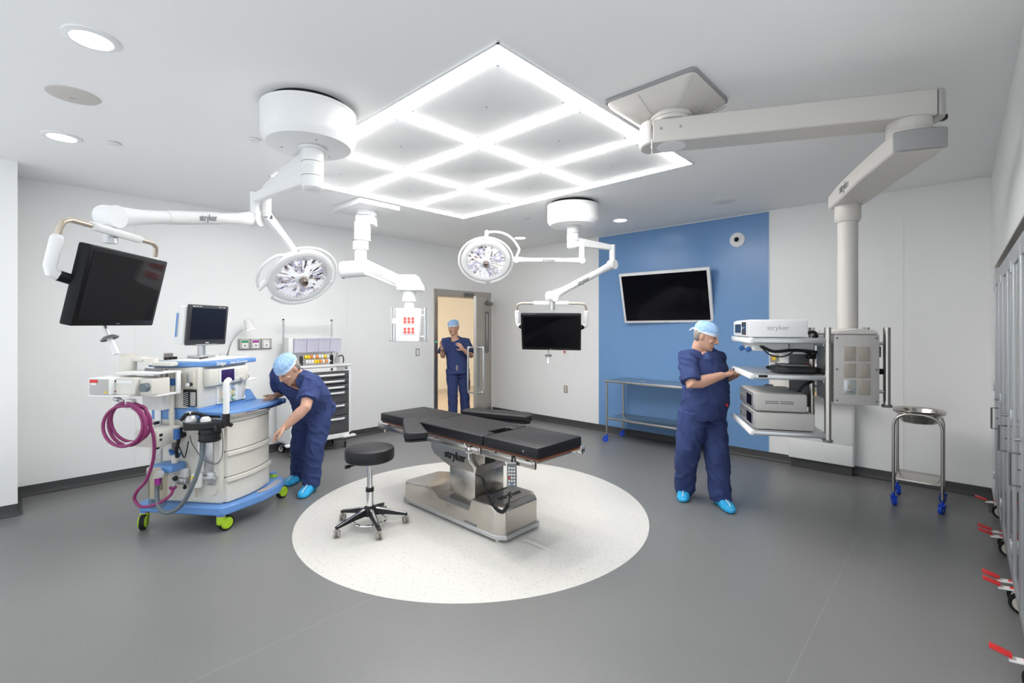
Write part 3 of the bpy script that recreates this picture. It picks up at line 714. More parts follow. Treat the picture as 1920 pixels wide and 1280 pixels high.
def surgical_light(lab, c, n, up, rot):
    c, n = V(c), V(n).normalized()
    t = thing('surgical_light', lab, 'surgical light', c, world=True)
    F = axis_frame(c, n)
    part('housing', MB().lathe([(.222, .012), (.235, .016), (.262, .008), (.272, -.012), (.262, -.045), (.20, -.085), (.10, -.105), (.004, -.108), (.004, -.02), (.215, -.005)], n=72, M=F, closed=True), M['white'], t)
    NR, NS = 9, 54
    lm = MB(); vv = []
    for k in range(NR+1):
        r = .054+(.218-.054)*k/NR
        for a in range(NS):
            an = 2*math.pi*(a+.12*math.sin(k*2.1))/NS
            vv.append(F @ V((r*math.cos(an), r*math.sin(an), .014-.012*k/NR+random.uniform(-.0022, .0022))))
    ff = [(k*NS+a, k*NS+(a+1) % NS, (k+1)*NS+(a+1) % NS, (k+1)*NS+a) for k in range(NR) for a in range(NS)]
    lm.add(vv, ff)
    ln = part('lens', lm, M['lampled'], t, ang=2)
    for nm in ('lensl', 'lensp', 'lensm'): ln.data.materials.append(M[nm])
    for p in ln.data.polygons:
        k, a = divmod(p.index, NS); sec = (a*8//NS) % 2
        hs = noise.noise(V((a*1.7, k*.35, c.x*5))); p.material_index = (0 if hs < .18 else (2 if hs < .34 else 3)) if sec else (0 if hs < -.18 else (1 if hs < .2 else (2 if hs < .32 else 3)))
    part('lens_back', MB().lathe([(.05, -.002), (.222, -.006), (.222, -.02), (.05, -.02)], n=60, M=F, closed=True), M['white'], t)
    part('lens_rim', MB().lathe([(.214, .004), (.224, .004), (.224, .012), (.214, .012)], n=72, M=F, closed=True), M['white'], t)
    for k in range(40):
        a = 2*math.pi*k/40; p = F @ V((.203*math.cos(a), .203*math.sin(a), .0005))
        part('led_cell', MB().cyl(p, p+n*.007, .0095, n=10), M['paper'], t)
    M.setdefault('handle', mat('brown_metal_handle', (.30, .25, .22), .2, .9, nz=.02))
    hb = part('handle_base', MB().lathe([(.0, .0), (.056, .0), (.058, .02), (.050, .034), (.040, .036), (0, .036)], n=40, M=F), M['white'], t)
    part('sterile_handle', MB().lathe([(0, .034), (.032, .036), (.034, .06), (.027, .085), (0, .088)], n=32, M=F), M['handle'], hb)
    x, y = F.col[0].to_3d(), F.col[1].to_3d()
    u = V(up); u = (u-n*u.dot(n)).normalized(); s = n.cross(u)
    def P(ang, r, h=0): return c+(u*math.cos(R(ang))+s*math.sin(R(ang)))*r+n*h
    part('outer_rail', MB().tube([P(a, .297, -.01) for a in range(rot[0], rot[1]+1, 6)], .012, 10), M['white'], t)
    for a in (rot[0], (rot[0]+rot[1])//2, rot[1]): part('rail_stay', MB().cyl(P(a, .262, -.015), P(a, .30, -.01), .011, n=10), M['white'], t)
    return t, P

# ---- near boom: canopy, two arms, one light and one monitor
B1 = V((1.327, 3.04, 0))
b = thing('ceiling_boom', 'large white round ceiling boom mount nearest the camera with two jointed arms', 'ceiling boom', (B1.x, B1.y, CZ), world=True)
drum(b, B1.x, B1.y, .283); sp = (1.342, 3.028); spindle(b, sp[0], sp[1], 2.485)
part('spindle_label', MB().box((sp[0]-.049, sp[1]-.046, 2.61), (.05, .002, .05), rz=-46.7), M['paper'], b)
e1, e2 = (1.272, 3.855), (1.345, 3.825)
beam(b, (sp[0], sp[1], 2.69), (e2[0], e2[1], 2.64), .07, .165, .06, .085, 'white')
beam(b, (sp[0]-.01, sp[1], 2.575), (e1[0], e1[1], 2.575), .075, .11, .06, .065, 'white')
drop(b, e1, 2.62, 2.40); drop(b, e2, 2.66, 2.44)
J = V((.354, 3.124, 2.162)); A0 = V((e1[0], e1[1], 2.42))
spring_arm(b, A0, J, s=1.0); arm_text(b, A0, J, 'stryker', .055, 'greyd', off=.0345, t=.45)
part('wrist', MB().cyl(J+V((0, 0, .05)), J+V((0, 0, -.045)), .04, n=24), M['white'], b)
part('post', MB().cyl(J+V((0, 0, -.045)), J+V((0, 0, -.135)), .030, n=24), M['alu'], b)
LC, LN = V((1.694, 4.035, 2.025)), V((.048, -.734, -.677))
lt, LP = surgical_light('white surgical light head on the near boom, tilted toward the operating table', LC, LN, (0, .3, 1), (-215, 25))
top1 = LP(32, .255, -.055)
beam(b, (e2[0], e2[1], 2.45), LP(24, .20, -.06), .055, .075, .035, .045, 'white', 'light_arm')
part('arm_socket', MB().box((e2[0]+.012, e2[1]-.02, 2.44), (.045, .006, .028), rz=-30), M['greyd'], b)
part('yoke_arm', MB().tube([LP(48, .265, -.03), LP(60, .31, -.02), LP(80, .345, 0), LP(100, .345, 0), LP(116, .335, 0)], .013, 10, sm=5), M['white'], lt)
part('yoke_end', MB().cyl(LP(119, .345, 0), LP(110, .265, -.02), .022, n=14), M['whitem'], lt)

def boom_monitor(lab, TL, TR, BL, post, grips=(1, 1)):
    TL, TR, BL = V(TL), V(TR), V(BL)
    t = thing('boom_monitor', lab, 'monitor', (TL+TR)/2, world=True)
    F = frame(TL, TR-TL, TL-BL); w, h = (TR-TL).length, (TL-BL).length
    part('housing', MB().box((w/2, -h/2, -.026), (w, h, .052), bev=.008, M=F), M['bezel'], t)
    part('screen', MB().box((w/2, -h/2+.004, .0003), (w-.05, h-.055, .002), M=F), M['screen'], t)
    part('badge', MB().box((w/2, -h+.012, .0006), (.03, .005, .0015), M=F), M['greyd'], t)
    g = lambda *p: F @ V(p)
    zb, x0, x1, yt = -.10, -.05, w+.05, .085
    part('yoke_tube', MB().tube([g(x0, -.06, zb), g(x0, yt-.05, zb), g(x0+.012, yt-.015, zb), g(x0+.05, yt, zb), g(w/2, yt, zb), g(x1-.05, yt, zb), g(x1-.012, yt-.015, zb), g(x1, yt-.05, zb), g(x1, -.06, zb)], .0125, 14), M['bronze'], t)
    part('yoke_sleeve', MB().box((w/2, yt, zb), (w*.60, .040, .045), bev=.012, M=F), M['white'], t)
    for x, s in ((x0, 1), (x1, -1)):
        gr = part('grip', MB().tube([g(x, -.01, zb), g(x, -.13, zb), g(x+s*.008, -.155, zb+.005), g(x+s*.045, -.17, zb+.02)], .024, 18, dome=True), M['white'], t)
        part('pivot', MB().cyl(g(x+s*.03, -.165, zb+.015), g(x+s*.10, -.18, -.03), .024, n=18), M['bezel'], gr)
    part('back_mount', MB().box((w/2, -.19, -.075), (.30, .12, .05), bev=.01, M=F), M['bezel'], t)
    p0, p1 = g(w*.45, -h, -.045), g(w*.45, -h-.135, .045)
    hd = part('handle_stem', MB().cyl(p0, p0.lerp(p1, .5), .009, n=14), M['alu'], t)
    q = p0.lerp(p1, .42)
    part('handle_guard', MB().lathe([(.0, -.003), (.022, -.006), (.037, -.014), (.039, -.008), (.023, .004), (0, .006)], n=36, M=axis_frame(q, p0-p1)), M['greyd'], hd)
    part('sterile_handle', MB().tube([q, p1], [.012, .015], 18), M['white'], hd)
    return t
boom_monitor('large black boom monitor hanging above the anaesthesia machine', (.253, 2.81, 1.973), (.629, 3.303, 1.978), (.177, 2.843, 1.608), J)

# ---- far boom
b3 = thing('ceiling_boom', 'white round ceiling boom mount by the blue wall panel with two jointed arms', 'ceiling boom', (4.408, 3.203, CZ), world=True)
drum(b3, 4.408, 3.203, .287); spindle(b3, 4.408, 3.203, 2.50)
e3 = (4.887, 2.98)
beam(b3, (4.408, 3.203, 2.585), (e3[0], e3[1], 2.545), .07, .11, .055, .06, 'white')
drop(b3, e3, 2.58, 2.36, .034)
J3 = V((3.849, 3.06, 1.925)); A3 = V((e3[0], e3[1], 2.345))
spring_arm(b3, A3, J3, s=1.0); arm_text(b3, A3, J3, 'stryker', .07, off=.0345, t=.55)
part('wrist', MB().cyl(J3+V((0, 0, .05)), J3+V((0, 0, -.03)), .036, n=24), M['white'], b3)
part('post', MB().cyl(J3+V((0, 0, -.03)), J3+V((0, 0, -.14)), .029, n=24), M['alu'], b3)
boom_monitor('black boom monitor on the far boom, hung before the white wall beside the blue panel', (3.629, 3.299, 1.741), (3.982, 2.789, 1.735), (3.754, 3.386, 1.368), J3)
d3 = (4.351, 3.038)
beam(b3, (4.408, 3.203, 2.535), (d3[0], d3[1], 2.535), .06, .07, .055, .06, 'white')
drop(b3, d3, 2.57, 2.35, .03)
le = V((3.853, 3.566, 2.353)); la = V((d3[0], d3[1], 2.345))
spring_arm(b3, la, le, s=.62); arm_text(b3, la, le, 'stryker', .05, off=.022, t=.5)
L3, N3 = V((3.623, 3.811, 2.335)), V((-.513, -.539, -.668))
l3, P3 = surgical_light('white surgical light head hung from a thin hoop near the open door', L3, N3, (0, 0, 1), (-170, 180))
tp = P3(0, .262, -.03); tu = V((3.631, 3.802, 2.655))
part('hanger', MB().cyl(tp, tu, .022, .018, n=16).sph(tu, .026), M['white'], l3)
rv = V((.686, -.728, 0))
part('hoop', MB().tube([tu, tu+rv*.10+V((0, 0, .008)), tu+rv*.21+V((0, 0, -.02)), tu+rv*.29+V((0, 0, -.08)), tu+rv*.345+V((0, 0, -.16)), tu+rv*.355+V((0, 0, -.20)), le+V((.0, 0, .03)), le], .0125, 12, sm=5), M['white'], l3)

# ---- white service boom with red outlets
s = thing('service_boom', 'white ceiling service boom with a square mount and red outlets near the door', 'ceiling boom', (2.86, 5.03, CZ), world=True)
part('ceiling_plate', MB().b2((2.60, 4.71, 2.955), (3.11, 5.345, CZ), .012), M['white'], s)
part('swivel_collar', MB().lathe([(0, 2.90), (.115, 2.90), (.12, 2.955), (0, 2.955)], c=(2.862, 5.025, 0), n=40), M['white'], s)
part('swivel_block', MB().box((2.862, 5.025, 2.845), (.21, .17, .11), rz=-46.7, bev=.01), M['white'], s)
part('column', MB().cyl((2.80, 5.01, 2.60), (2.80, 5.01, 2.82), .092, n=36), M['white'], s)
part('column_gap', MB().cyl((2.775, 5.003, 2.592), (2.775, 5.003, 2.602), .088, n=36), M['greyd'], s)
part('column_collar', MB().cyl((2.775, 5.003, 2.495), (2.775, 5.003, 2.592), .087, n=36), M['white'], s)
part('lower_column', MB().cyl((2.775, 5.003, 2.30), (2.775, 5.003, 2.495), .068, n=36), M['white'], s)
part('swivel_housing', MB().tube([(2.83, 4.95, 2.29), (2.62, 5.17, 2.265)], .098, 24, dome=False), M['white'], s, bev=.02)
part('housing_port', MB().cyl((2.64, 5.15, 2.18), (2.64, 5.15, 2.165), .014, n=14), M['black'], s)
a0, a1 = V((2.80, 4.975, 2.305)), V((3.04, 4.50, 2.085))
beam(s, a0, a1, .13, .17, .11, .13, 'white', bev=.02); arm_text(s, a0, a1, 'stryker', .05, 'grey', off=.0665, t=.42)
d = (a1-a0).normalized(); sd_ = V((0, 0, 1)).cross(d).normalized()
part('arm_groove', MB().box((0, 0, 0), (.40, .003, .006), M=frame((a0+a1)/2-sd_*.064+V((0, 0, -.03)), d, -sd_)), M['grey'], s)
hx3 = V((3.069, 4.471, 0))
part('arm_head', MB().prism([(-.12, .10), (.09, .10), (.155, -.02), (.16, -.075), (-.12, -.075)], -.10, .10, Matrix.Translation(hx3+V((0, 0, 2.085))) @ Matrix.Rotation(R(-46.7), 4, 'Z') @ Matrix(((1, 0, 0, 0), (0, 0, -1, 0), (0, 1, 0, 0), (0, 0, 0, 1)))), M['white'], s, bev=.012)
part('head_collar', MB().cyl(hx3+V((0, 0, 1.895)), hx3+V((0, 0, 2.01)), .077, n=36), M['white'], s)
part('head_tube', MB().cyl(hx3+V((0, 0, 1.80)), hx3+V((0, 0, 1.895)), .054, n=30), M['white'], s)
HF = Matrix.Translation(hx3) @ Matrix.Rotation(R(-46.7), 4, 'Z')
part('service_head', MB().box((0, 0, 1.632), (.262, .20, .372), bev=.015, M=HF), M['white'], s)
for z in (1.685, 1.572):
    op = part('outlet_panel', MB().box((.022, -.101, z), (.15, .006, .098), bev=.002, M=HF), M['paper'], s)
    for i in range(3):
        for k in range(2):
            part('red_outlet', MB().cyl(HF @ V((-.022+i*.043, -.104, z+.018-k*.036)), HF @ V((-.022+i*.043, -.112, z+.018-k*.036)), .0155, n=18), M['redsock'], op)
for x, y in ((-.205, .04), (-.145, -.085), (.175, .02)):
    r_ = part('rail_pole', MB().cyl(HF @ V((x, y, 1.46)), HF @ V((x, y, 1.83)), .0155, n=18), M['chrome'], s)
    part('pole_foot', MB().cyl(HF @ V((x, y, 1.448)), HF @ V((x, y, 1.462)), .028, n=18), M['alu'], r_)
    for z in (1.50, 1.74): part('pole_bracket', MB().tube([HF @ V((x, y, z)), HF @ V((x*.7, y*.5, z))], .010, 8), M['whitem'], r_)
part('pole_clip', MB().box((-.145, -.10, 1.675), (.035, .03, .06), bev=.004, M=HF), M['white'], s)

# ---- equipment boom (grey, long arms)
q = thing('equipment_boom', 'long warm grey ceiling equipment boom with shelves held by the man on the right', 'ceiling boom', (2.8, 1.31, CZ), world=True)
def fr_ring(cx, cy, hx, hy, r, z): 
    o = []
    for sx_, sy_, ba in ((1, 1, 0), (-1, 1, 90), (-1, -1, 180), (1, -1, 270)):
        for k in (0, 30, 60, 90): o.append(V((cx+sx_*(hx-r)+r*math.cos(R(ba+k)), cy+sy_*(hy-r)+r*math.sin(R(ba+k)), z)))
    return o
pc = (2.805, 1.325)
part('ceiling_plate', MB().loft([fr_ring(*pc, .262, .285, .03, CZ), fr_ring(*pc, .262, .285, .03, 2.995)]), M['greym'], q)
part('ceiling_cover', MB().loft([fr_ring(*pc, .256, .279, .04, 2.995), fr_ring(*pc, .250, .272, .05, 2.975), fr_ring(*pc, .15, .165, .05, 2.90), fr_ring(*pc, .12, .13, .05, 2.895)]), M['pale'], q)
for sx_, sy_ in ((-1, -1), (1, -1), (-1, .2), (.2, -1)):
    part('cover_seam', MB().tube([(pc[0]+sx_*.25, pc[1]+sy_*.272, 2.974), (pc[0]+sx_*.15, pc[1]+sy_*.165, 2.8985), (pc[0]+sx_*.1, pc[1]+sy_*.11, 2.894)], .003, 6), M['grey'], q)
pv = (2.785, 1.285)
part('pivot_collar', MB().cyl((*pv, 2.848), (*pv, 2.90), .115, n=48).cyl((*pv, 2.87), (*pv, 2.885), .122, n=48), M['pale'], q)
dA = V((.469, -.883, 0)); sA = V((-.883, -.469, 0))
pA0, pA1 = V((2.735, 1.385, 2.78)), V((3.40, .125, 2.78))
part('main_arm', MB().loft([[pA0+sA*a+V((0, 0, b_)) for a, b_ in ((-.10, -.07), (.10, -.07), (.10, .07), (-.10, .07))], [pA1+sA*a+V((0, 0, b_)) for a, b_ in ((-.10, -.07), (.10, -.07), (.10, .07), (-.10, .07))]]), M['pale'], q, bev=.010)
def half(c, d, sgn, w, h, ln, z):
    ov = []
    for k in range(9):
        a = R(-90+180*k/8); ov.append((w*math.sin(a), ln*math.cos(a)))
    return [[c+V((-d.y, d.x, 0))*x+d*y*sgn+V((0, 0, zz)) for x, y in ov] for zz in (-h/2, h/2)]
part('rear_cap', MB().loft(half(pA0-dA*.004, dA, -1, .10, .146, .07, 0)), M['pale'], q, bev=.010)
part('front_cap', MB().loft(half(pA1+dA*.004, dA, 1, .10, .142, .06, 0)), M['grey'], q, bev=.010)
part('cap_button', MB().box(pA1+dA*.05+V((0, 0, -.055)), (.07, .04, .03), rz=-62, bev=.008), M['black'], q)
part('pivot_cover', MB().cyl((*pv, 2.7075), (*pv, 2.7115), .085, n=40), M['whitem'], q)
for k in (.05, .16): part('arm_screw', MB().cyl(pA0+dA*k+sA*.099+V((0, 0, .01)), pA0+dA*k+sA*.103+V((0, 0, .01)), .008, n=12), M['taupe'], q)
jn = V((3.345, .20, 0))
part('elbow', MB().cyl(jn+V((0, 0, 2.622)), jn+V((0, 0, 2.71)), .10, n=48).cyl(jn+V((0, 0, 2.66)), jn+V((0, 0, 2.664)), .1015, n=48), M['pale'], q)
co_ = V((4.25, .60, 0)); dB = (co_-jn).normalized(); sB = V((-dB.y, dB.x, 0))
def bring(c, w, h0, h1): return [c+sB*a+V((0, 0, b_)) for a, b_ in ((-w, h0), (w, h0), (w, h1), (-w, h1))]
part('lower_arm', MB().loft([bring(jn-dB*.125, .118, 2.515, 2.622), bring(jn+dB*.4, .118, 2.515, 2.622), bring(co_-dB*.12, .105, 2.50, 2.622), bring(co_+dB*.10, .10, 2.50, 2.60)]), M['pale'], q, bev=.012)
part('lower_arm_cap', MB().loft(half(jn-dB*.128, dB, -1, .118, .105, .035, 0)).__class__().loft([[p+V((0, 0, 2.5685)) for p in r_] for r_ in half(jn-dB*.128, dB, -1, .118,   .107, .035, 0)]), M['greym'], q, bev=.010)
part('lettering', letters('stryker', .075, frame(jn+dB*.66+sB*.1125+V((0, 0, 2.565)), -dB, (0, 0, 1)), .001), M['greyd'], q)
part('column_cap', MB().lathe([(0, 2.38), (.072, 2.38), (.082, 2.40), (.082, 2.50), (0, 2.50)], c=co_, n=44), M['pale'], q)
part('column', MB().cyl(co_+V((0, 0, 1.58)), co_+V((0, 0, 2.38)), .064, n=44), M['pale'], q)
HB = Matrix.Translation(co_) @ Matrix.Rotation(R(28), 4, 'Z')
def hb(lo, hi, bev=0): return MB().box([(a+b_)/2 for a, b_ in zip(lo, hi)], [abs(b_-a) for a, b_ in zip(lo, hi)], bev=bev, M=HB)
head = part('service_head', hb((-.195, -.115, 1.07), (.16, .155, 1.555), .012), M['grey'], q)
part('face_plate', hb((-.205, -.118, 1.062), (-.193, .158, 1.552), .006), M['grey'], head)
part('head_lid', MB().prism([(-.12, 0), (.16, 0), (.13, .028), (.02, .042), (-.09, .030)], -.205, .165, HB @ Matrix.Translation((0, 0, 1.555)) @ Matrix(((0, 0, 1, 0), (1, 0, 0, 0), (0, 1, 0, 0), (0, 0, 0, 1)))), M['pale'], head, bev=.008)
for r_ in range(3):
    for c_ in range(2):
        y0 = .026 if c_ == 0 else -.060; z0 = 1.37-.117*r_
        if (r_, c_) == (2, 0):
            bp = part('gas_plate', hb((-.2095, y0, z0), (-.204, y0+.072, z0+.10), .002), M['alu'], head)
            part('gas_port', MB().cyl(HB @ V((-.209, y0+.034, z0+.052)), HB @ V((-.216, y0+.034, z0+.052)), .017, n=18), M['taupe'], bp)
            part('plate_mark', hb((-.2102, y0+.012, z0+.015), (-.2094, y0+.06, z0+.019)), M['greyd'], bp)
        else:
            part('blank_plate', hb((-.2095, y0, z0), (-.204, y0+.072, z0+.10), .002), M['taupe'], head)
for y in (-.1, .14):
    for z in (1.09, 1.31, 1.53): part('face_screw', MB().cyl(HB @ V((-.204, y, z)), HB @ V((-.2075, y, z)), .007, n=10), M['greyd'], head)
for x, y, z0 in ((-.185, .190, .80), (.15, .190, .80), (-.12, -.196, 1.055), (.12, -.165, 1.08)):
    pl_ = part('rail_pole', MB().cyl(HB @ V((x, y, z0)), HB @ V((x, y, 1.603)), .0215, n=22), M['steel'], q)
    part('pole_foot', MB().cyl(HB @ V((x, y, z0-.012)), HB @ V((x, y, z0+.006)), .031, n=22), M['greyd'], pl_)
    for z in (1.49, 1.15): part('pole_bracket', MB().tube([HB @ V((x, y, z)), HB @ V((x*.8, y*.62, z))], .012, 8), M['alu'], pl_)
part('rail_clamp', hb((-.10, -.19, 1.27), (-.06, -.115, 1.31), .006), M['black'], q)
part('rail_socket', hb((-.08, -.18, 1.39), (.0, -.116, 1.47), .006), M['greyd'], q)
for nm, z0, z1 in (('shelf', 1.487, 1.527), ('shelf', 1.224, 1.262), ('shelf', .812, .846)):
    sh_ = part(nm, hb((-.16, .20, z0+.012), (.51, .665, z1), .003), M['alu'], q)
    part('edge_rail', hb((-.20, .175, z0), (-.155, .675, z1-.002), .008), M['alu'], sh_)
    part('edge_rail', hb((.505, .175, z0), (.55, .675, z1-.002), .008), M['alu'], sh_)
    part('end_handle', hb((-.20, .665, z0-.002), (.55, .70, z1+.002), .012), M['white'], sh_)
    part('shelf_bracket', hb((-.17, .178, z0-.02), (.17, .215, z0+.03), .006), M['alu'], sh_)
part('keypad', hb((-.203, .58, 1.238), (-.198, .64, 1.256), .002), M['black'], q)
part('handle_switch', MB().box((.42, .7005, 1.243), (.055, .004, .018), bev=.0015, M=HB), M['black'], q)
part('utility_tray', hb((-.05, .40, 1.425), (.40, .64, 1.487), .012), M['whitem'], q)
for x in (.05, .30): part('tray_knob', MB().cyl(HB @ V((x, .645, 1.44)), HB @ V((x, .675, 1.425)), .02, n=16), M['dblue'], q)
part('back_panel', hb((.165, .17, .98), (.18, .34, 1.40), .003), M['greyd'], q)
part('white_box', hb((.02, .21, 1.40), (.30, .38, 1.486), .01), M['white'], q)
part('cable', MB().tube([HB @ V(p) for p in ((-.10, .60, 1.46), (-.12, .52, 1.425), (-.10, .40, 1.435), (-.08, .30, 1.43), (-.06, .22, 1.42))], .012, 8, sm=5), M['black'], q)
part('cable', MB().tube([HB @ V(p) for p in ((-.14, .62, 1.47), (-.15, .55, 1.40), (-.12, .45, 1.39), (-.08, .36, 1.44))], .005, 8, sm=5), M['black'], q)
part('cable', MB().tube([HB @ V(p) for p in ((.0, .30, 1.43), (-.02, .26, 1.41), (.0, .22, 1.385), (.05, .20, 1.37))], .009, 8, sm=5), M['black'], q)
part('cable', MB().tube([HB @ V(p) for p in ((-.02, .24, 1.20), (-.05, .30, 1.17), (-.03, .34, 1.10), (0, .33, 1.0), (.02, .30, .94))], .012, 8, sm=5), M['black'], q)
part('cable', MB().tube([HB @ V(p) for p in ((.05, .26, 1.20), (.0, .29, 1.12), (.02, .31, 1.02), (.03, .28, .92))], .008, 8, sm=5), M['greyd'], q)
for z in (1.43, 1.31): part('tag', hb((.155, .20, z-.03), (.166, .235, z+.01)), M['red'], q)
part('cable_plug', hb((.10, .17, 1.36), (.15, .23, 1.41), .008), M['black'], q)
for y in (.24, .29, .33): part('hanging_tube', MB().tube([HB @ V((.2, y, 1.42)), HB @ V((.19, y, 1.33)), HB @ V((.15, y-.02, 1.272))], .012, 8, sm=5), M['alu'], q)

# equipment on the shelves
def box_unit(nm, lab, cat, lo, hi, z, col, front, slots=True):
    t = thing(nm, lab, cat, (4.25, .60, 0), 28)
    part('housing', MB().b2((lo[0], lo[1], z[0]), (hi[0], hi[1], z[1]), .016), M[col], t)
    part('front_bezel', MB().b2((lo[0]+.008, hi[1]-.004, z[0]+.008), (hi[0]-.008, hi[1]+.010, z[1]-.008), .006), M[front], t)
    return t
t = box_unit('video_processor', 'white box unit with dark socket front on the top boom shelf', 'equipment box', (-.15, .30), (.38, .70), (1.529, 1.662), 'white', 'white')
part('socket_bay', MB().b2((-.13, .708, 1.548), (.02, .713, 1.645)), M['black'], t)
for x in (-.11, -.08, -.05, -.02): part('socket', MB().cyl((x, .71, 1.60), (x, .717, 1.60), .009, n=12), M['dblue'] if x < -.07 else M['alu'], t)
part('front_screen', MB().b2((.06, .708, 1.56), (.30, .712, 1.63)), M['screen'], t)
part('lettering', letters('stryker', .05, Matrix.Translation((-.1505, .50, 1.60)) @ Matrix(((0, 0, -1, 0), (-1, 0, 0, 0), (0, 1, 0, 0), (0, 0, 0, 1))), .0005, .0004), M['grey'], t)
part('rear_cable', MB().tube([(-.10, .30, 1.56), (-.10, .25, 1.57), (-.06, .22, 1.54), (.0, .22, 1.535)], .012, 8, sm=4), M['black'], t)
for nm, lab, z, yb in (('insufflator', 'upper of two stacked grey units on the lowest boom shelf', (.985, 1.118), .31), ('light_source_unit', 'lower of two stacked grey units on the lowest boom shelf', (.851, .978), .26)):
    t = box_unit(nm, lab, 'equipment box', (-.165, yb), (.36, .655), z, 'grey', 'alu')
    part('front_screen', MB().b2((-.09, .664, z[0]+.028), (.07, .668, z[1]-.025)), M['screen'], t)
    for x in (.16, .21, .26, .31): part('front_button', MB().cyl((x, .664, sum(z)/2), (x, .672, sum(z)/2), .013, n=14), M['greyd'], t)
    if z[0] > .98:
        for k in range(2):
            for m_ in range(2): part('vent_slot', MB().b2((-.1656, .40+m_*.098, 1.058-k*.014), (-.1645, .49+m_*.098, 1.062-k*.014)), M['black'], t)
t = thing('foot_switch', 'flat black foot switch lying on the middle boom shelf', 'foot switch', (4.25, .60, 0), 28)
part('body', MB().prism([(-.14, .24), (.12, .24), (.16, .30), (.16, .44), (.08, .50), (-.10, .50), (-.15, .44)], 1.264, 1.315), M['black'], t, bev=.016)
part('pedal', MB().b2((-.10, .28, 1.314), (.10, .46, 1.328), .006), M['greyd'], t)
single('cable_bundle', 'black tangle of cables beside the foot switch on the boom shelf', 'cable', MB().tube([HB @ V(p) for p in ((-.12, .212, 1.275), (.0, .222, 1.275), (.12, .215, 1.275), (.22, .25, 1.275), (.25, .36, 1.275), (.28, .46, 1.275), (.36, .44, 1.275), (.34, .30, 1.275), (.28, .215, 1.29), (.14, .205, 1.296), (.0, .207, 1.296), (-.11, .208, 1.296))], .010, 8, sm=6), M['rubber'])

# ================================================================== ANAESTHESIA MACHINE
MO, MA = (1.205, 4.657, 0), 35.6
t = thing('anaesthesia_machine', 'cream and blue anaesthesia machine with drawers and lime green casters', 'medical machine', MO, MA)
am = t
# blue base with bowed front foot plate
bp_ = [(-.345, -.355), (-.30, -.385), (.0, -.47), (.20, -.475), (.40, -.40), (.455, -.33), (.46, .36), (.42, .40), (-.30, .40), (-.345, .36)]
part('base_plate', MB().prism(bp_, .135, .205), M['mblue'], t, bev=.012)
for x in (.03, .03): pass
for dy in (-.395, -.425): part('tread_strip', MB().tube([(.02, dy, .206), (.16, dy-.012, .206), (.33, dy+.022, .206)], .005, 6, sm=4), M['wood'], t)
def lime_caster(x, y, a, brake=True):
    ca = V((math.cos(R(a)), math.sin(R(a)), 0)); sn = V((-ca.y, ca.x, 0)); c = V((x, y, 0))
    k = part('caster', MB().cyl(c+V((0, 0, .075)), c+V((0, 0, .120)), .032, n=24), M['lime'], t)
    part('swivel_cap', MB().cyl(c+V((0, 0, .122)), c+V((0, 0, .14)), .033, n=24), M['mblue'], k)
    part('yellow_ring', MB().cyl(c+V((0, 0, .118)), c+V((0, 0, .123)), .0335, n=24), M['yellow'], k)
    w = c+ca*.036
    part('wheel', MB().cyl(w-sn*.016+V((0, 0, .0575)), w+sn*.016+V((0, 0, .0575)), .0575, n=36), M['rubber'], k)
    for s in (-1, 1): part('wheel_cover', MB().lathe([(0, 0), (.046, 0), (.046, .006), (.040, .013), (0, .015)], n=32, M=axis_frame(w+sn*s*.016+V((0, 0, .06)), sn*s)), M['lime'], k)
    part('fork', MB().box(c+V((0, 0, .085)), (.058, .05, .06), rz=a, bev=.012), M['lime'], k)
lime_caster(-.31, .345, -150); lime_caster(-.30, -.32, -20); lime_caster(.42, -.33, -10); lime_caster(.42, .35, 40)
part('corner_bumper', MB().cyl((.42, -.27, .206), (.42, -.27, .235), .03, n=24), M['lime'], t)
part('corner_bumper_cap', MB().cyl((.42, -.27, .235), (.42, -.27, .25), .031, n=24), M['mblue'], t)
# body
part('lower_body', MB().prism([(-.285, -.31), (.265, -.31), (.265, .34), (-.285, .34)], .205, .885), M['creaml'], t, bev=.02)
part('side_rail', MB().b2((-.296, -.245, .43), (-.284, -.165, .88), .003), M['alu'], t)
part('side_rail', MB().b2((-.296, .215, .30), (-.284, .275, 1.27), .003), M['alu'], t)
part('grip_recess', MB().torus((-.287, -.225, .33), .055, .006, (1, 0, 0), 24, 8, (160, 290)), M['cream'], t)
def bow(x0, x1, y, d, z0, z1, th=.03):
    n = 14; fr = []
    for k in range(n+1):
        s = k/n; x = x0+(x1-x0)*s; fr.append((x, y-d*(1-(2*s-1)**2)))
    return MB().prism(fr+[(x1, y+th), (x0, y+th)], z0, z1)
for z0, z1 in ((.212, .405), (.413, .610), (.618, .838)):
    d_ = part('drawer', bow(-.255, .265, -.335, .045, z0, z1), M['creaml'], t, bev=.005)
    if z1 < .8: part('drawer_lip', bow(-.262, .272, -.352, .048, z1-.032, z1+.004), M['creaml'], d_, bev=.006)
for z_ in (.409, .614, .840): part('drawer_shade_strip', bow(-.256, .266, -.331, .045, z_-.0035, z_+.0035), M['greyd'], t)  # dark strips stand in for the shade in the drawer gaps
part('fascia', bow(-.262, .268, -.335, .045, .842, .90), M['creaml'], t, bev=.005)
part('drawer_lock', MB().cyl((.23, -.35, .872), (.23, -.365, .872), .010, n=14), M['taupe'], t)
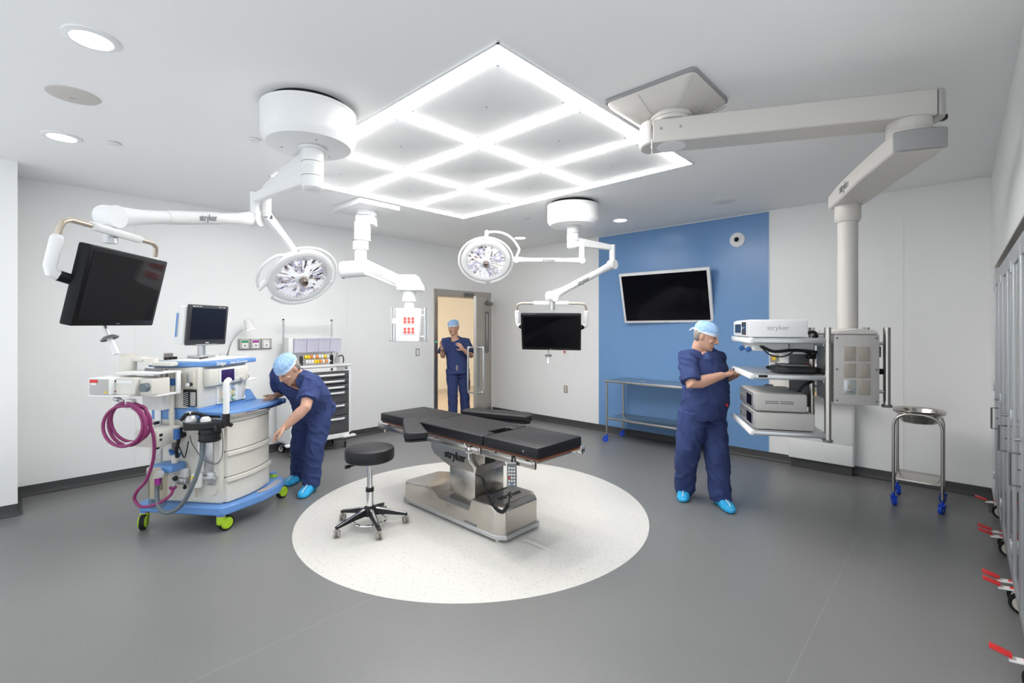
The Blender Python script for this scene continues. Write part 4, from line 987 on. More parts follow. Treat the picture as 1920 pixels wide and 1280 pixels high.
# work surface with chrome rail
n = 16
fr = [(-.29+.72*k/n, -.36-.06*(1-(2*k/n-1)**2)) for k in range(n+1)]
part('work_surface', MB().prism(fr+[(.43, -.02), (-.29, -.02)], .905, .935), M['mblue'], t, bev=.008)
part('surface_rail', MB().tube([(x, y-.012, .908) for x, y in fr], .011, 10), M['chrome'], t)
part('surface_end', MB().box((.425, -.335, .918), (.05, .10, .045), bev=.01), M['mblue'], t)
part('surface_end', MB().box((-.285, -.345, .915), (.05, .06, .05), bev=.01), M['mblue'], t)
part('end_badge', MB().cyl((-.285, -.374, .916), (-.285, -.378, .916), .013, n=16), M['green'], t)
# raised blue gauge bank behind the tray
part('gauge_bank', MB().prism([(-.12, .935), (.0, .935), (.0, 1.03), (-.055, 1.03)], -.285, .40, Matrix(((0, 0, 1, 0), (1, 0, 0, 0), (0, 1, 0, 0), (0, 0, 0, 1)))), M['mblue'], t, bev=.01)
gn = V((0, -.825, .565)).normalized()
for x in (.045, .135, .225): 
    gp = V((x, -.092, .983))
    gg = part('gauge', MB().cyl(gp-gn*.004, gp+gn*.008, .030, n=28), M['paper'], t)
    part('gauge_ring', MB().torus(gp+gn*.008, .030, .004, gn, 28, 8), M['green' if x < .1 else 'alu'], gg)
# upper body
part('blue_band', MB().b2((-.288, -.118, .865), (.255, .31, .955), .008), M['mblue'], t)
part('upper_body', MB().b2((-.285, -.11, .956), (.25, .30, 1.285), .012), M['creaml'], t)
part('side_slot', MB().b2((-.289, .165, .97), (-.284, .178, 1.27)), M['greyd'], t)
part('front_console', MB().b2((-.24, -.165, 1.125), (.225, -.105, 1.268), .018), M['creaml'], t)
cs_ = part('console_bezel', MB().b2((-.135, -.171, 1.14), (.10, -.164, 1.262), .004), M['paper'], t)
part('console_screen', MB().b2((-.115, -.174, 1.150), (.035, -.170, 1.252), .002), M['uscreen'], cs_)
for r_ in range(5): part('console_key', MB().b2((.055, -.174, 1.152+r_*.02), (.09, -.170, 1.164+r_*.02), .001), M['creaml'], cs_)
part('dial', MB().cyl((.13, -.164, 1.165), (.13, -.19, 1.165), .02, n=24), M['creaml'], t)
part('flow_panel', MB().b2((-.10, -.122, .962), (.20, -.108, 1.118), .006), M['paper'], t)
part('flow_tube', MB().tube([(-.075, -.128, .98), (-.075, -.128, 1.10)], .012, 12), M['canister'], t)
for k, (c, z) in enumerate((('mblue', 1.088), ('yellow', 1.04), ('green', .992))):
    pl = part('gas_label', MB().b2((-.045, -.128, z-.017), (.03, -.12, z+.017), .002), M[c], t)
    part('gas_display', MB().b2((-.042, -.131, z-.011), (.0, -.127, z+.011)), M['black'], pl)
    part('gas_knob', MB().cyl((.085, -.122, z), (.085, -.155, z), .018, n=20), M['paper'], pl)
    part('knob_ring', MB().torus((.085, -.124, z), .020, .004, (0, 1, 0), 20, 6), M[c], pl)
part('vaporizer_bay', MB().b2((-.292, -.095, .975), (-.284, .02, 1.11)), M['black'], t)
for k in range(7): part('bay_slat', MB().box((-.293, .0, .985+k*.016), (.006, .055, .006), rx=-18), M['alu'], t)
part('bay_panel', MB().b2((-.296, -.09, .98), (-.29, -.045, 1.09), .002), M['grey'], t)
fmn = part('flowmeter', MB().b2((-.312, -.09, 1.12), (-.285, .02, 1.262), .006), M['cream'], t)
part('meter_window', MB().b2((-.3155, -.065, 1.165), (-.311, -.03, 1.245), .006), M['glass' if False else 'alu'], fmn)
part('meter_knob', MB().cyl((-.312, -.07, 1.155), (-.345, -.07, 1.155), .014, n=18), M['black'], fmn)
part('meter_knob_cap', MB().cyl((-.345, -.07, 1.155), (-.352, -.07, 1.155), .014, n=18), M['paper'], fmn)
part('right_column', MB().b2((.20, -.06, .956), (.33, .25, 1.285), .01), M['paper'], t)
part('side_ledge', MB().b2((.25, -.12, 1.12), (.40, .0, 1.135), .003), M['paper'], t)
for x in (.28, .31, .34): part('ledge_fitting', MB().cyl((x, -.07, 1.135), (x, -.07, 1.165), .011, n=12), M['bronze'], t)
# top shelf
ts = [(-.30, .33), (-.30, .02), (-.235, -.13), (-.18, -.175), (.36, -.14), (.40, -.09), (.40, .33)]
tsp = part('top_shelf', MB().prism(ts, 1.287, 1.325), M['mblue'], t, bev=.008)
part('shelf_mat', MB().b2((-.25, -.07, 1.325), (.37, .30, 1.338), .004), M['whitem'], tsp)
fx = V((.60, .04, 0)).normalized()
part('lettering', letters('Dräger', .040, frame((-.115, -.1735, 1.305), fx, (0, 0, 1)), .001), M['paper'], tsp)
part('lettering', letters('Fabius GS premium', .030, frame((.11, -.1585, 1.305), fx, (0, 0, 1)), .0003), M['paper'], tsp)
part('shelf_pen', MB().cyl((-.12, .02, 1.345), (.06, .10, 1.345), .006, n=10), M['black'], tsp)
# absorber block with lines, on an arm out of the left side
AB0 = len(bpy.data.objects)
ab = part('absorber_block', MB().prism([(-.52, -.12), (-.42, -.02), (-.31, -.02), (-.30, -.16), (-.34, -.33), (-.40, -.36), (-.50, -.22)], .835, .885), M['black'], t, bev=.008)
part('absorber_canister', MB().cyl((-.405, -.24, .74), (-.405, -.24, .835), .072, n=40).cyl((-.405, -.24, .735), (-.405, -.24, .755), .06, n=40), M['black'], ab)
for z in (.75, .80): part('canister_rib', MB().torus((-.405, -.24, z), .073, .004, n=40, k=8), M['rubber'], ab)
part('valve_dome', MB().lathe([(0, .885), (.045, .885), (.045, .905), (.03, .93), (0, .935)], c=(-.42, -.09, 0), n=28), M['alu'], ab)
part('valve_dome', MB().lathe([(0, .885), (.036, .885), (.036, .90), (.024, .918), (0, .922)], c=(-.40, -.20, 0), n=28), M['paper'], ab)
part('valve_lever', MB().tube([(-.47, -.05, .90), (-.44, -.08, .945), (-.38, -.10, .94), (-.35, -.16, .915)], .013, 10, sm=4), M['black'], ab)
part('valve_cap', MB().box((-.415, -.075, .95), (.05, .035, .018), rz=20, bev=.005), M['paper'], ab)
part('pressure_port', MB().tube([(-.36, -.30, .865), (-.345, -.35, .86), (-.34, -.375, .845)], .016, 12), M['black'], ab)
part('pressure_port', MB().tube([(-.44, -.31, .855), (-.46, -.34, .83)], .016, 12), M['black'], ab)
part('white_bag_arm', MB().tube([(-.385, -.36, .90), (-.385, -.362, 1.04), (-.388, -.362, 1.14), (-.378, -.362, 1.185), (-.35, -.36, 1.20)], .022, 16, sm=6), M['paper'], ab)
part('bag_arm_socket', MB().cyl((-.385, -.36, .85), (-.385, -.36, .945), .026, n=20), M['black'], ab)
part('support_arm', MB().tube([(-.40, -.05, .855), (-.29, .0, .84)], .02, 12), M['black'], ab)
for ob_ in [ab]+list(ab.children): 
    for v_ in ob_.data.vertices: v_.co.y -= .07
# left side plumbing
ch = part('pale_tube', MB().tube([(-.315, .09, 1.255), (-.318, .092, 1.20), (-.32, .095, 1.0), (-.325, .085, .75), (-.335, .07, .64), (-.34, .06, .60)], .018, 14, sm=5), M['whose'], t)
part('tube_connector', MB().cyl((-.316, .091, 1.20), (-.318, .092, 1.145), .024, n=18), M['dblue'], ch)
part('tube_elbow', MB().tube([(-.29, .02, 1.245), (-.33, .05, 1.25), (-.32, .09, 1.245)], .016, 12, sm=4), M['whose'], ch)
part('tube_joint', MB().tube([(-.335, .085, .635), (-.36, .05, .615), (-.35, .0, .60)], .02, 12), M['dblue'], ch)
part('sample_cup', MB().cyl((-.36, .03, .61), (-.362, .03, .53), .026, .02, n=20), M['whose'], ch)
part('corrugation', MB().lathe([(.019, 0), (.0215, .004), (.019, .008)]*1+[(.0215, .012), (.019, .016), (.0215, .020), (.019, .024), (.0215, .028), (.019, .032), (.0215, .036), (.019, .04), (.0215, .044), (.019, .048), (.0215, .052), (.019, .056), (.0215, .06), (.019, .064)], c=(-.321, .094, .88), n=16), M['whose'], ch)
part('black_hose', MB().tube([(-.44, -.10, .84), (-.45, -.09, .76), (-.43, -.05, .66), (-.38, -.01, .60), (-.36, .02, .605)], .012, 10, sm=6), M['rubber'], t)
part('black_hose', MB().tube([(-.29, .02, .75), (-.33, .03, .735), (-.345, .05, .70), (-.345, .06, .64)], .012, 10, sm=6), M['greyd'], t)
part('hose_port', MB().cyl((-.285, .02, .75), (-.31, .02, .75), .024, n=20), M['black'], t)
part('blue_connector', MB().cyl((-.47, -.09, .835), (-.47, -.09, .76), .022, n=18), M['dblue'], t)
part('grey_hose', MB().tube([(-.42, -.27, .74), (-.43, -.26, .60), (-.45, -.21, .42), (-.46, -.12, .26), (-.47, -.02, .20), (-.47, .06, .23), (-.45, .10, .34), (-.44, .10, .43)], .016, 14, sm=7), M['ghose'], t)
part('thin_line', MB().tube([(-.36, -.37, .83), (-.33, -.36, .70), (-.31, -.33, .58), (-.305, -.27, .53), (-.31, -.18, .56), (-.33, -.10, .68), (-.36, -.10, .76)], .004, 6, sm=7), M['greyd'], t)
part('thin_line', MB().tube([(-.45, -.17, .74), (-.40, -.10, .62), (-.35, -.04, .585), (-.33, .0, .62), (-.32, .03, .66)], .0045, 6, sm=7), M['black'], t)
part('white_line', MB().tube([(-.49, .02, .70), (-.46, .06, .66), (-.42, .14, .60), (-.40, .16, .55)], .004, 6, sm=6), M['paper'], t)
part('drop_line', MB().cyl((-.42, -.235, .66), (-.42, -.235, .745), .012, n=12), M['alu'], t)
# suction canister on the lower left
sc_ = part('suction_canister', MB().lathe([(0, .215), (.055, .215), (.058, .225), (.062, .45), (0, .45)], c=(-.41, .13, 0), n=36), M['canister'], t)
part('canister_tube', MB().cyl((-.41, .14, .235), (-.41, .14, .45), .012, n=12), M['taupe'], sc_)
part('canister_lid', MB().lathe([(0, .45), (.068, .45), (.07, .46), (.07, .52), (.06, .53), (0, .53)], c=(-.41, .13, 0), n=36), M['cream'], sc_)
for k in range(5): part('lid_vent', MB().torus((-.41, .13, .462+k*.013), .0705, .002, n=30, k=6, arc=(110, 250)), M['taupe'], sc_)
part('suction_head', MB().b2((-.44, -.02, .485), (-.30, .17, .545), .018), M['mblue'], sc_)
part('suction_gauge', MB().cyl((-.46, .05, .495), (-.475, .045, .495), .026, n=24), M['chrome'], sc_)
part('purple_connector', MB().cyl((-.44, .10, .40), (-.44, .10, .47), .022, n=18), M['purple'], sc_)
part('black_knob', MB().sph((-.41, -.02, .44), .02, 14, 10), M['black'], sc_)
part('red_knob', MB().lathe([(0, .355), (.02, .355), (.026, .365), (.026, .375), (0, .38)], c=(-.41, .0, 0), n=18), M['hose'], sc_)
part('knob_stem', MB().cyl((-.41, -.005, .37), (-.41, -.012, .47), .010, n=10), M['alu'], sc_)
# small boxes on the side
fb = part('suction_regulator', MB().b2((-.345, -.165, .34), (-.29, -.085, .46), .02), M['paper'], t)
part('yellow_scale', MB().cyl((-.347, -.125, .415), (-.35, -.125, .415), .030, n=24), M['yellow'], fb)
part('regulator_dial', MB().cyl((-.35, -.125, .405), (-.358, -.125, .405), .022, n=24), M['chrome'], fb)
part('regulator_nut', MB().cyl((-.32, -.125, .27), (-.32, -.125, .34), .008, .012, n=12), M['bronze'], fb)
part('regulator_bracket', MB().b2((-.31, -.28, .40), (-.285, -.165, .43), .003), M['alu'], t)
part('rail_foot', MB().b2((-.305, -.26, .36), (-.284, -.20, .46), .003), M['alu'], t)
ho = part('cup_holder', MB().b2((-.35, -.05, .37), (-.29, .03, .42), .008), M['alu'], t)
part('holder_plate', MB().b2((-.33, -.04, .42), (-.295, .02, .49), .004), M['paper'], ho)
part('holder_screw', MB().cyl((-.32, -.02, .345), (-.32, -.02, .37), .008, n=10).sph((-.32, -.02, .34), .014, 12, 8), M['black'], ho)
pbx = part('power_box', MB().b2((-.52, .03, .70), (-.30, .22, .83), .01), M['creaml'], t)
part('power_switch', MB().b2((-.50, .026, .78), (-.475, .031, .80)), M['black'], pbx)
part('power_socket', MB().cyl((-.49, .03, .755), (-.49, .024, .755), .009, n=12), M['black'], pbx)
part('rear_bracket_block', MB().b2((-.37, .19, 1.03), (-.29, .30, 1.09), .006), M['paper'], t)
for z in (.86, .66): part('rail_knob', MB().cyl((-.298, .245, z-.02), (-.325, .243, z-.02), .013, n=14), M['black'], t)
part('right_bracket', MB().tube([(.28, -.15, .50), (.36, -.15, .50), (.36, -.15, .34), (.28, -.15, .34)], .012, 4), M['creaml'], t)
part('right_bracket', MB().tube([(.36, -.16, .50), (.42, -.18, .34), (.28, -.17, .33)], .008, 4), M['paper'], t)
# swing arm with gas module (left)
sw = part('swing_arm', MB().cyl((-.40, .40, 1.26), (-.40, .40, 1.385), .055, n=32).b2((-.42, .26, 1.335), (-.34, .40, 1.375), .02).cyl((-.36, .24, 1.31), (-.36, .24, 1.36), .05, n=32).b2((-.39, .03, 1.30), (-.32, .22, 1.335), .015), M['creaml'], t)
part('swing_cap', MB().cyl((-.40, .40, 1.385), (-.40, .40, 1.395), .045, n=32), M['cream'], sw)
part('arm_handle', MB().tube([(-.42, .22, 1.275), (-.46, .05, 1.265)], .016, 12), M['greyd'], sw)
part('module_frame', MB().b2((-.56, -.02, 1.09), (-.36, .34, 1.105), .004).b2((-.56, -.02, 1.255), (-.36, .34, 1.268), .004).b2((-.40, -.025, 1.09), (-.36, -.01, 1.268), .004).b2((-.40, .10, .96), (-.33, .28, 1.09), .006), M['paper'], sw)
t2 = thing('gas_monitor_module', 'white box module with red warning label on the machine swing arm', 'medical module', MO, MA)
part('housing', MB().b2((-.66, .27, 1.112), (-.44, .46, 1.235), .008), M['paper'], t2)
part('side_panel', MB().b2((-.664, .29, 1.118), (-.659, .445, 1.225), .002), M['grey'], t2)
part('warning_label', MB().b2((-.667, .375, 1.20), (-.6635, .44, 1.222)), M['red'], t2)
part('warning_text', MB().b2((-.6668, .385, 1.182), (-.6634, .43, 1.198)), M['paper'], t2)
part('yellow_label', MB().b2((-.667, .255+.04, 1.125), (-.6635, .315, 1.138)), M['yellow'], t2)
for x, z, c in ((-.62, 1.21, 'black'), (-.575, 1.21, 'red'), (-.60, 1.17, 'paper'), (-.565, 1.16, 'dblue'), (-.62, 1.135, 'hose'), (-.57, 1.135, 'alu')):
    part('front_knob', MB().cyl((x, .27, z), (x, .258, z), .011, n=14), M[c], t2)
part('middle_unit', MB().b2((-.63, .10, 1.11), (-.44, .268, 1.232), .006), M['creaml'], t2)
part('unit_label', MB().b2((-.6335, .12, 1.195), (-.629, .25, 1.215)), M['whitem'], t2)
part('rear_unit', MB().b2((-.60, -.005, 1.108), (-.44, .095, 1.225), .006), M['creaml'], t2)
part('round_knob', MB().cyl((-.602, .035, 1.165), (-.635, .035, 1.165), .032, n=24), M['ghose'], t2)
part('module_tray', MB().b2((-.665, .12, 1.098), (-.42, .46, 1.110), .003), M['paper'], t2)
# coiled suction hose hanging from the module
lo = []
cen = V((-.60, .185, .90))
for k in range(100):
    a = R(92)+2*math.pi*3.0*k/99; rr = .150+.010*math.sin(k*.21)+(.012 if 33 < k < 66 else 0)
    lo.append(cen+V((.016*math.sin(k*.13)-.02*(k//34), math.cos(a)*rr*1.05, math.sin(a)*rr*.97-.012*(k//34))))
tail = [V((-.60, .03, .93)), V((-.56, .02, .80)), V((-.52, .06, .62)), V((-.50, .14, .45)), V((-.50, .22, .36)), V((-.49, .25, .29)), V((-.50, .18, .245)), V((-.47, .08, .26)), V((-.43, .01, .31)), V((-.41, -.005, .36))]
ht = thing('suction_hose', 'coiled magenta suction hose hanging on the left side of the anaesthesia machine', 'hose', MO, MA)
part('hose', MB().tube(lo+catmull([lo[-1]]+[V((-.60, .06, 1.02))]+tail, 8)[1:], .0115, 12), M['hose'], ht)
part('hook', MB().box((-.60, .17, 1.04), (.05, .06, .075), bev=.01), M['paper'], ht)
part('hose_clip', MB().tube([(-.615, .12, .76), (-.615, .19, .745)], .0135, 10), M['paper'], ht)
part('suction_tip', MB().tube([(-.60, .28, 1.075), (-.60, .20, 1.05)], .010, 10).tube([(-.60, .30, 1.08), (-.60, .265, 1.07)], .018, 12), M['alu'], ht)
# patient monitor on the top shelf
pm = thing('patient_monitor', 'white backed patient monitor with dark screen on top of the anaesthesia machine', 'monitor', (1.034, 4.648, 1.797), world=True)
TL, TR, BL = V((1.034, 4.648, 1.797)), V((1.373, 4.819, 1.794)), V((1.040, 4.692, 1.455))
F = frame(TL, TR-TL, TL-BL); w, h = (TR-TL).length, (TL-BL).length
part('bezel', MB().box((w/2, -h/2, -.015), (w, h, .03), bev=.010, M=F), mat('charcoal_bezel', (.035, .037, .04), .4, nz=.01), pm)
part('screen', MB().box((w/2, -h/2+.01, .0005), (w-.05, h-.075, .002), M=F), mat('blue_black_screen', (.012, .014, .022), .12, spec=.35, nz=0), pm)
part('badge', MB().box((w/2, -h+.02, .001), (.03, .007, .002), M=F), M['paper'], pm)
for x in (.04, .07, .10, w-.05, w-.09): part('indicator', MB().box((x, -.014, .001), (.022, .005, .002), M=F), M['paper'], pm)
part('back_housing', MB().box((w/2-.025, -h/2-.01, -.075), (w-.01, h-.02, .09), bev=.018, M=F), M['paper'], pm)
part('blue_side_strip', MB().box((-.030, -h/2-.01, -.09), (.006, .20, .012), bev=.002, M=F), M['mblue'], pm)
bc = F @ V((w/2, -h, -.06))
part('stand', MB().cyl((bc.x, bc.y, 1.36), (bc.x, bc.y, bc.z+.01), .03, n=20).box((bc.x, bc.y, 1.352), (.16, .14, .02), rz=30, bev=.006).box((bc.x, bc.y, bc.z-.005), (.22, .13, .012), rz=30, bev=.003), M['alu'], pm)
for k, (lab, dx, dy) in enumerate((('small black plug on the machine top shelf next to the taupe box', -.32, .06), ('small black plug on the machine top shelf between two others', -.285, .085), ('small black plug on the machine top shelf nearest the patient monitor', -.25, .11))):
    single('shelf_plug', lab, 'plug', MB().box((MO[0]+dx, MO[1]+dy, 1.350), (.026, .024, .023), rz=MA, bev=.004), M['black'], group='small plugs on the machine shelf')
bx = thing('pen_box', 'small taupe box on the back left corner of the machine shelf', 'box', (MO[0]-.27, MO[1]+.25, 1.338))
part('box', MB().box((0, 0, .024), (.06, .05, .045), bev=.004), M['taupe'], bx)

# ================================================================== DRUG CART
t = thing('drug_cart', 'white medication cart with charcoal drawers and a rack against the white wall', 'cart', (2.76, 6.13, 0))
X0, X1, Y0, Y1 = -.40, .39, -.20, .26
part('frame', MB().b2((X0, Y0, .155), (X0+.03, Y1, 1.10), .004).b2((X1-.03, Y0, .155), (X1, Y1, 1.10), .004).b2((X0, Y0, .155), (X1, Y1, .215), .004).b2((X0+.02, Y1-.02, .2), (X1-.02, Y1, 1.10)).b2((X0+.02, Y0+.01, 1.035), (X1-.02, Y0+.03, 1.10)), M['white'], t)
part('top_panel', MB().b2((X0-.01, Y0-.012, 1.10), (X1+.012, Y1+.01, 1.122), .006), M['white'], t)
part('bumper_foot', MB().b2((X1-.12, Y0-.035, .15), (X1+.06, Y0+.05, .18), .012), M['paper'], t)
part('bumper_foot', MB().b2((X0-.06, Y0-.035, .15), (X0+.12, Y0+.05, .18), .012), M['paper'], t)
part('label_strip', MB().b2((X0+.06, Y0+.004, 1.045), (X1-.22, Y0+.012, 1.09)), M['paper'], t)
part('card_holder', MB().b2((X1-.20, Y0+.004, 1.045), (X1-.10, Y0+.012, 1.09)), M['grey'], t)
part('lock', MB().cyl((X1-.27, Y0+.01, 1.065), (X1-.27, Y0-.008, 1.065), .014, n=14), M['black'], t)
part('mouse_icon_plate', MB().b2((X1-.085, Y0+.003, 1.05), (X1-.05, Y0+.012, 1.088), .006), M['greyd'], t)
zz = [1.03, .945, .865, .79, .62, .45, .222]
for i in range(6):
    d_ = part('drawer', MB().b2((X0+.035, Y0-.002, zz[i+1]+.004), (X1-.035, Y0+.30, zz[i]-.004), .003), M['drawer'], t)
    zc = zz[i]-.042 if i < 3 else zz[i]-.04
    part('drawer_handle', MB().tube([(X0+.07, Y0-.004, zc), (X0+.085, Y0-.03, zc), (X1-.12, Y0-.03, zc), (X1-.105, Y0-.004, zc)], .0135, 12), M['paper'], d_)
for x in (X0+.06, X1-.06):
    for y in (Y0+.05, Y1-.06): caster(t, x, y, .155, .045, 'rubber', 60 if x > 0 else 120, 'greyd')
part('power_cord', MB().tube([(X1-.06, Y0+.02, .03), (X1-.20, Y0+.04, .02), (.0, .02, .015), (-.2, .1, .03)], .006, 6, sm=5), M['black'], t)
rx0, rx1 = 2.415-2.76, 3.057-2.76
for x in (rx0, rx1):
    p_ = part('rack_post', MB().cyl((x, .17, 1.12), (x, .17, 1.70), .011, n=14), M['alu'], t)
    part('post_cap', MB().cyl((x, .17, 1.70), (x, .17, 1.715), .014, n=14), M['black'], p_)
part('rack_bar', MB().b2((rx0, .163, 1.655), (rx1, .177, 1.678)), M['white'], t)
part('rack_bar', MB().b2((rx0, .163, 1.462), (rx1, .177, 1.478)), M['white'], t)
part('rack_bar', MB().b2((rx0, .163, 1.262), (rx1+.06, .177, 1.278)), M['white'], t)
for i in range(4):
    x = -.285+i*.155
    lab = ('leftmost', 'second', 'third', 'rightmost')[i]+' lavender clear tilt bin in the cart rack'
    bn = thing('tilt_bin', lab, 'storage bin', (2.76+x, 6.13, 1.28), group='lavender tilt bins on the cart rack')
    part('bin', MB().prism([(-.02, .005), (.155, .005), (.155, .185), (-.045, .185)], .002, .152, Matrix(((0, 0, 1, 0), (1, 0, 0, 0), (0, 1, 0, 0), (0, 0, 0, 1)))), M['lav'], bn, bev=.004)
    part('bin_lip', MB().b2((.03, -.055, .165), (.125, -.042, .178), .003), M['lav'], bn)
part('bin_case', MB().b2((-.345, .0, 1.278), (-.288, .155, 1.47), .004).b2((-.345, .0, 1.466), (.34, .155, 1.478), .003), M['whitem'], t)
for i, (c, x, z) in enumerate((('yellow', -.02, 1.20), ('green', -.005, 1.165), ('orange', .10, 1.20), ('yellow', .03, 1.165), ('orange', .06, 1.20), ('paper', .13, 1.165))):
    pass
tp_cols = [('yellow', 'orange label tape roll'), ('lav', ''), ('yellow', ''), ('orange', ''), ('paper', ''), ('orange', '')]
ks = thing('label_tape_rack', 'rack of yellow and orange label tape rolls on top of the cart', 'tape rack', (2.70, 6.05, 1.122))
for r_ in range(2):
    z = .045+r_*.058
    part('rod', MB().cyl((-.15, .03*r_, z), (.24, .03*r_, z), .005, n=8), M['alu'], ks)
    for i in range(9):
        c = ('paper', 'yellow', 'paper', 'yellow', 'yellow', 'orange', 'paper', 'orange', 'paper')[(i+3*r_) % 9] if i > 1 or r_ else 'paper'
        nm_ = {'paper': 'white', 'mblue': 'blue'}.get(c, c); od = ('first', 'second', 'third', 'fourth', 'fifth', 'sixth', 'seventh', 'eighth', 'ninth')[i]
        single('tape_roll', '%s label tape roll, %s along the %s rod on the cart' % (nm_, od, 'upper' if r_ else 'lower'), 'tape roll', MB().cyl((2.70-.11+i*.036, 6.05+.03*r_, 1.122+z), (2.70-.11+i*.036+.028, 6.05+.03*r_, 1.122+z), .026, n=20), M[c], 'label tape rolls on the cart')
part('end_stand', MB().b2((-.16, -.02, 0), (-.15, .06, .12)).b2((.24, -.02, 0), (.25, .06, .12)), M['black'], ks)
sp_ = thing('spray_bottle', 'small grey bottle with black cord at the back corner of the cart', 'bottle', (3.10, 6.22, 1.122))
part('bottle', MB().lathe([(0, 0), (.028, 0), (.03, .01), (.03, .07), (.014, .10), (.012, .14), (0, .14)], n=20), M['grey'], sp_)
part('cord', MB().tube([(.0, -.03, .09), (.05, -.04, .10), (.07, -.04, .05), (.06, -.05, .0)], .008, 8, sm=5), M['black'], sp_)
# gooseneck lamp behind the machine, on the wall
gl = thing('gooseneck_lamp', 'lit white gooseneck lamp rising behind the anaesthesia machine', 'lamp', (1.80, 6.42, 1.25), world=True)
part('wall_plate', MB().b2((1.74, 6.43, 1.16), (1.86, 6.46, 1.30), .005), M['whitem'], gl)
part('gooseneck', MB().tube([(1.80, 6.43, 1.24), (1.80, 6.36, 1.30), (1.82, 6.32, 1.42), (1.87, 6.29, 1.52), (1.93, 6.28, 1.58), (1.975, 6.28, 1.60)], .009, 10, sm=5), M['alu'], gl)
hm = axis_frame((1.985, 6.28, 1.70), (.28, -.15, -1))
part('lamp_head', MB().lathe([(0, 0), (.035, .0), (.042, .01), (.055, .10), (.060, .125), (.057, .125), (.05, .09), (0, .05)], n=32, M=hm), M['paper'], gl)
part('bulb', MB().sph((0, 0, 0), (.036, .036, .02), M=hm @ Matrix.Translation((0, 0, .105))), M['warmbulb'], gl)

# ================================================================== PEOPLE
def remeshed(name, mb, m, parent, vox, wrinkle=0, wscale=9, smooth=0, seed=0, cloth=True):
    me = bpy.data.meshes.new(name); me.from_pydata([tuple(v) for v in mb.v], [], mb.f); me.validate()
    o = bpy.data.objects.new(name, me); COL.objects.link(o)
    r = o.modifiers.new('r', 'REMESH'); r.mode = 'VOXEL'; r.voxel_size = vox; r.adaptivity = 0
    if smooth:
        s = o.modifiers.new('s', 'SMOOTH'); s.iterations = smooth; s.factor = .5
    dg = bpy.context.evaluated_depsgraph_get(); dg.update()
    n = bpy.data.meshes.new_from_object(o.evaluated_get(dg))
    bpy.data.objects.remove(o); bpy.data.meshes.remove(me)
    if wrinkle:
        nr = [v.normal.copy() for v in n.vertices]
        for v, q in zip(n.vertices, nr):
            p = v.co*wscale+V((seed, seed*1.7, 0))
            p2 = V((p.x*1.0, p.y*1.0, p.z*.55))
            a = noise.noise(p2)+.5*noise.noise(p2*2.3+V((3, 1, 7)))
            p3 = V((p.x*1.1+p.z*.5, p.y*1.1-p.z*.5, p.z*.8))
            rid = 1-abs(noise.noise(p3*1.3+V((9, 2, 5))))*3.2
            v.co += q*wrinkle*(a*.8+max(rid, 0)*1.0-.4)
    out = MB(); out.v = [v.co.copy() for v in n.vertices]; out.f = [list(p.vertices) for p in n.polygons]
    bpy.data.meshes.remove(n)
    return part(name, out, m, parent, ang=180)

def ell(c, s, f, a, b, n=20, pw=2.3):
    o = []
    for k in range(n):
        t = 2*math.pi*k/n; cx, sy = math.cos(t), math.sin(t)
        o.append(c+s*a*math.copysign(abs(cx)**(2/pw), cx)+f*b*math.copysign(abs(sy)**(2/pw), sy))
    return o

def head_mb(mb, c, fw, up):
    y = V(fw).normalized(); z = V(up); z = (z-y*z.dot(y)).normalized(); x = y.cross(z)
    T = frame(c, x, y)
    prof = [(-.118, .018, .070, .040), (-.110, .036, .086, .012), (-.092, .050, .092, -.02), (-.065, .060, .091, -.055), (-.035, .066, .089, -.080), (-.005, .071, .090, -.094), (.025, .075, .092, -.100), (.055, .076, .090, -.100), (.080, .070, .078, -.092), (.103, .050, .050, -.066), (.116, .018, .014, -.026)]
    rings = []
    for zz, w, yf, yb in prof:
        cy, ry = (yf+yb)/2, (yf-yb)/2; r = []
        for k in range(28):
            t = 2*math.pi*k/28; cx, sy = math.cos(t), math.sin(t)
            r.append(T @ V((w*math.copysign(abs(cx)**.85, cx), cy+ry*math.copysign(abs(sy)**.9, sy), zz)))
        rings.append(r)
    mb.loft(rings)
    g = lambda *p: T @ V(p)
    mb.tube([g(0, .086, .030), g(0, .104, .004), g(0, .116, -.018), g(0, .100, -.032)], [.009, .011, .0155, .010], 12, dome=True)
    for s in (-1, 1):
        mb.sph(g(s*.012, .100, -.026), .0095, 10, 8)
        mb.sph((0, 0, 0), (.009, .020, .032), 14, 10, M=T @ Matrix.Translation((s*.076, -.012, -.004)) @ Matrix.Rotation(R(s*14), 4, 'Z'))
        mb.tube([g(s*.010, .090, .036), g(s*.034, .089, .040), g(s*.056, .072, .034)], [.008, .009, .007], 10, dome=True)
        mb.sph((0, 0, 0), (.024, .018, .020), 14, 10, M=T @ Matrix.Translation((s*.040, .068, -.022)))
    mb.tube([g(-.022, .084, -.060), g(0, .0945, -.059), g(.022, .084, -.060)], [.005, .007, .005], 10, dome=True)
    mb.tube([g(-.018, .084, -.070), g(0, .094, -.070), g(.018, .084, -.070)], [.005, .0075, .005], 10, dome=True)
    mb.sph(g(0, .078, -.098), .020, 14, 10)
    return T

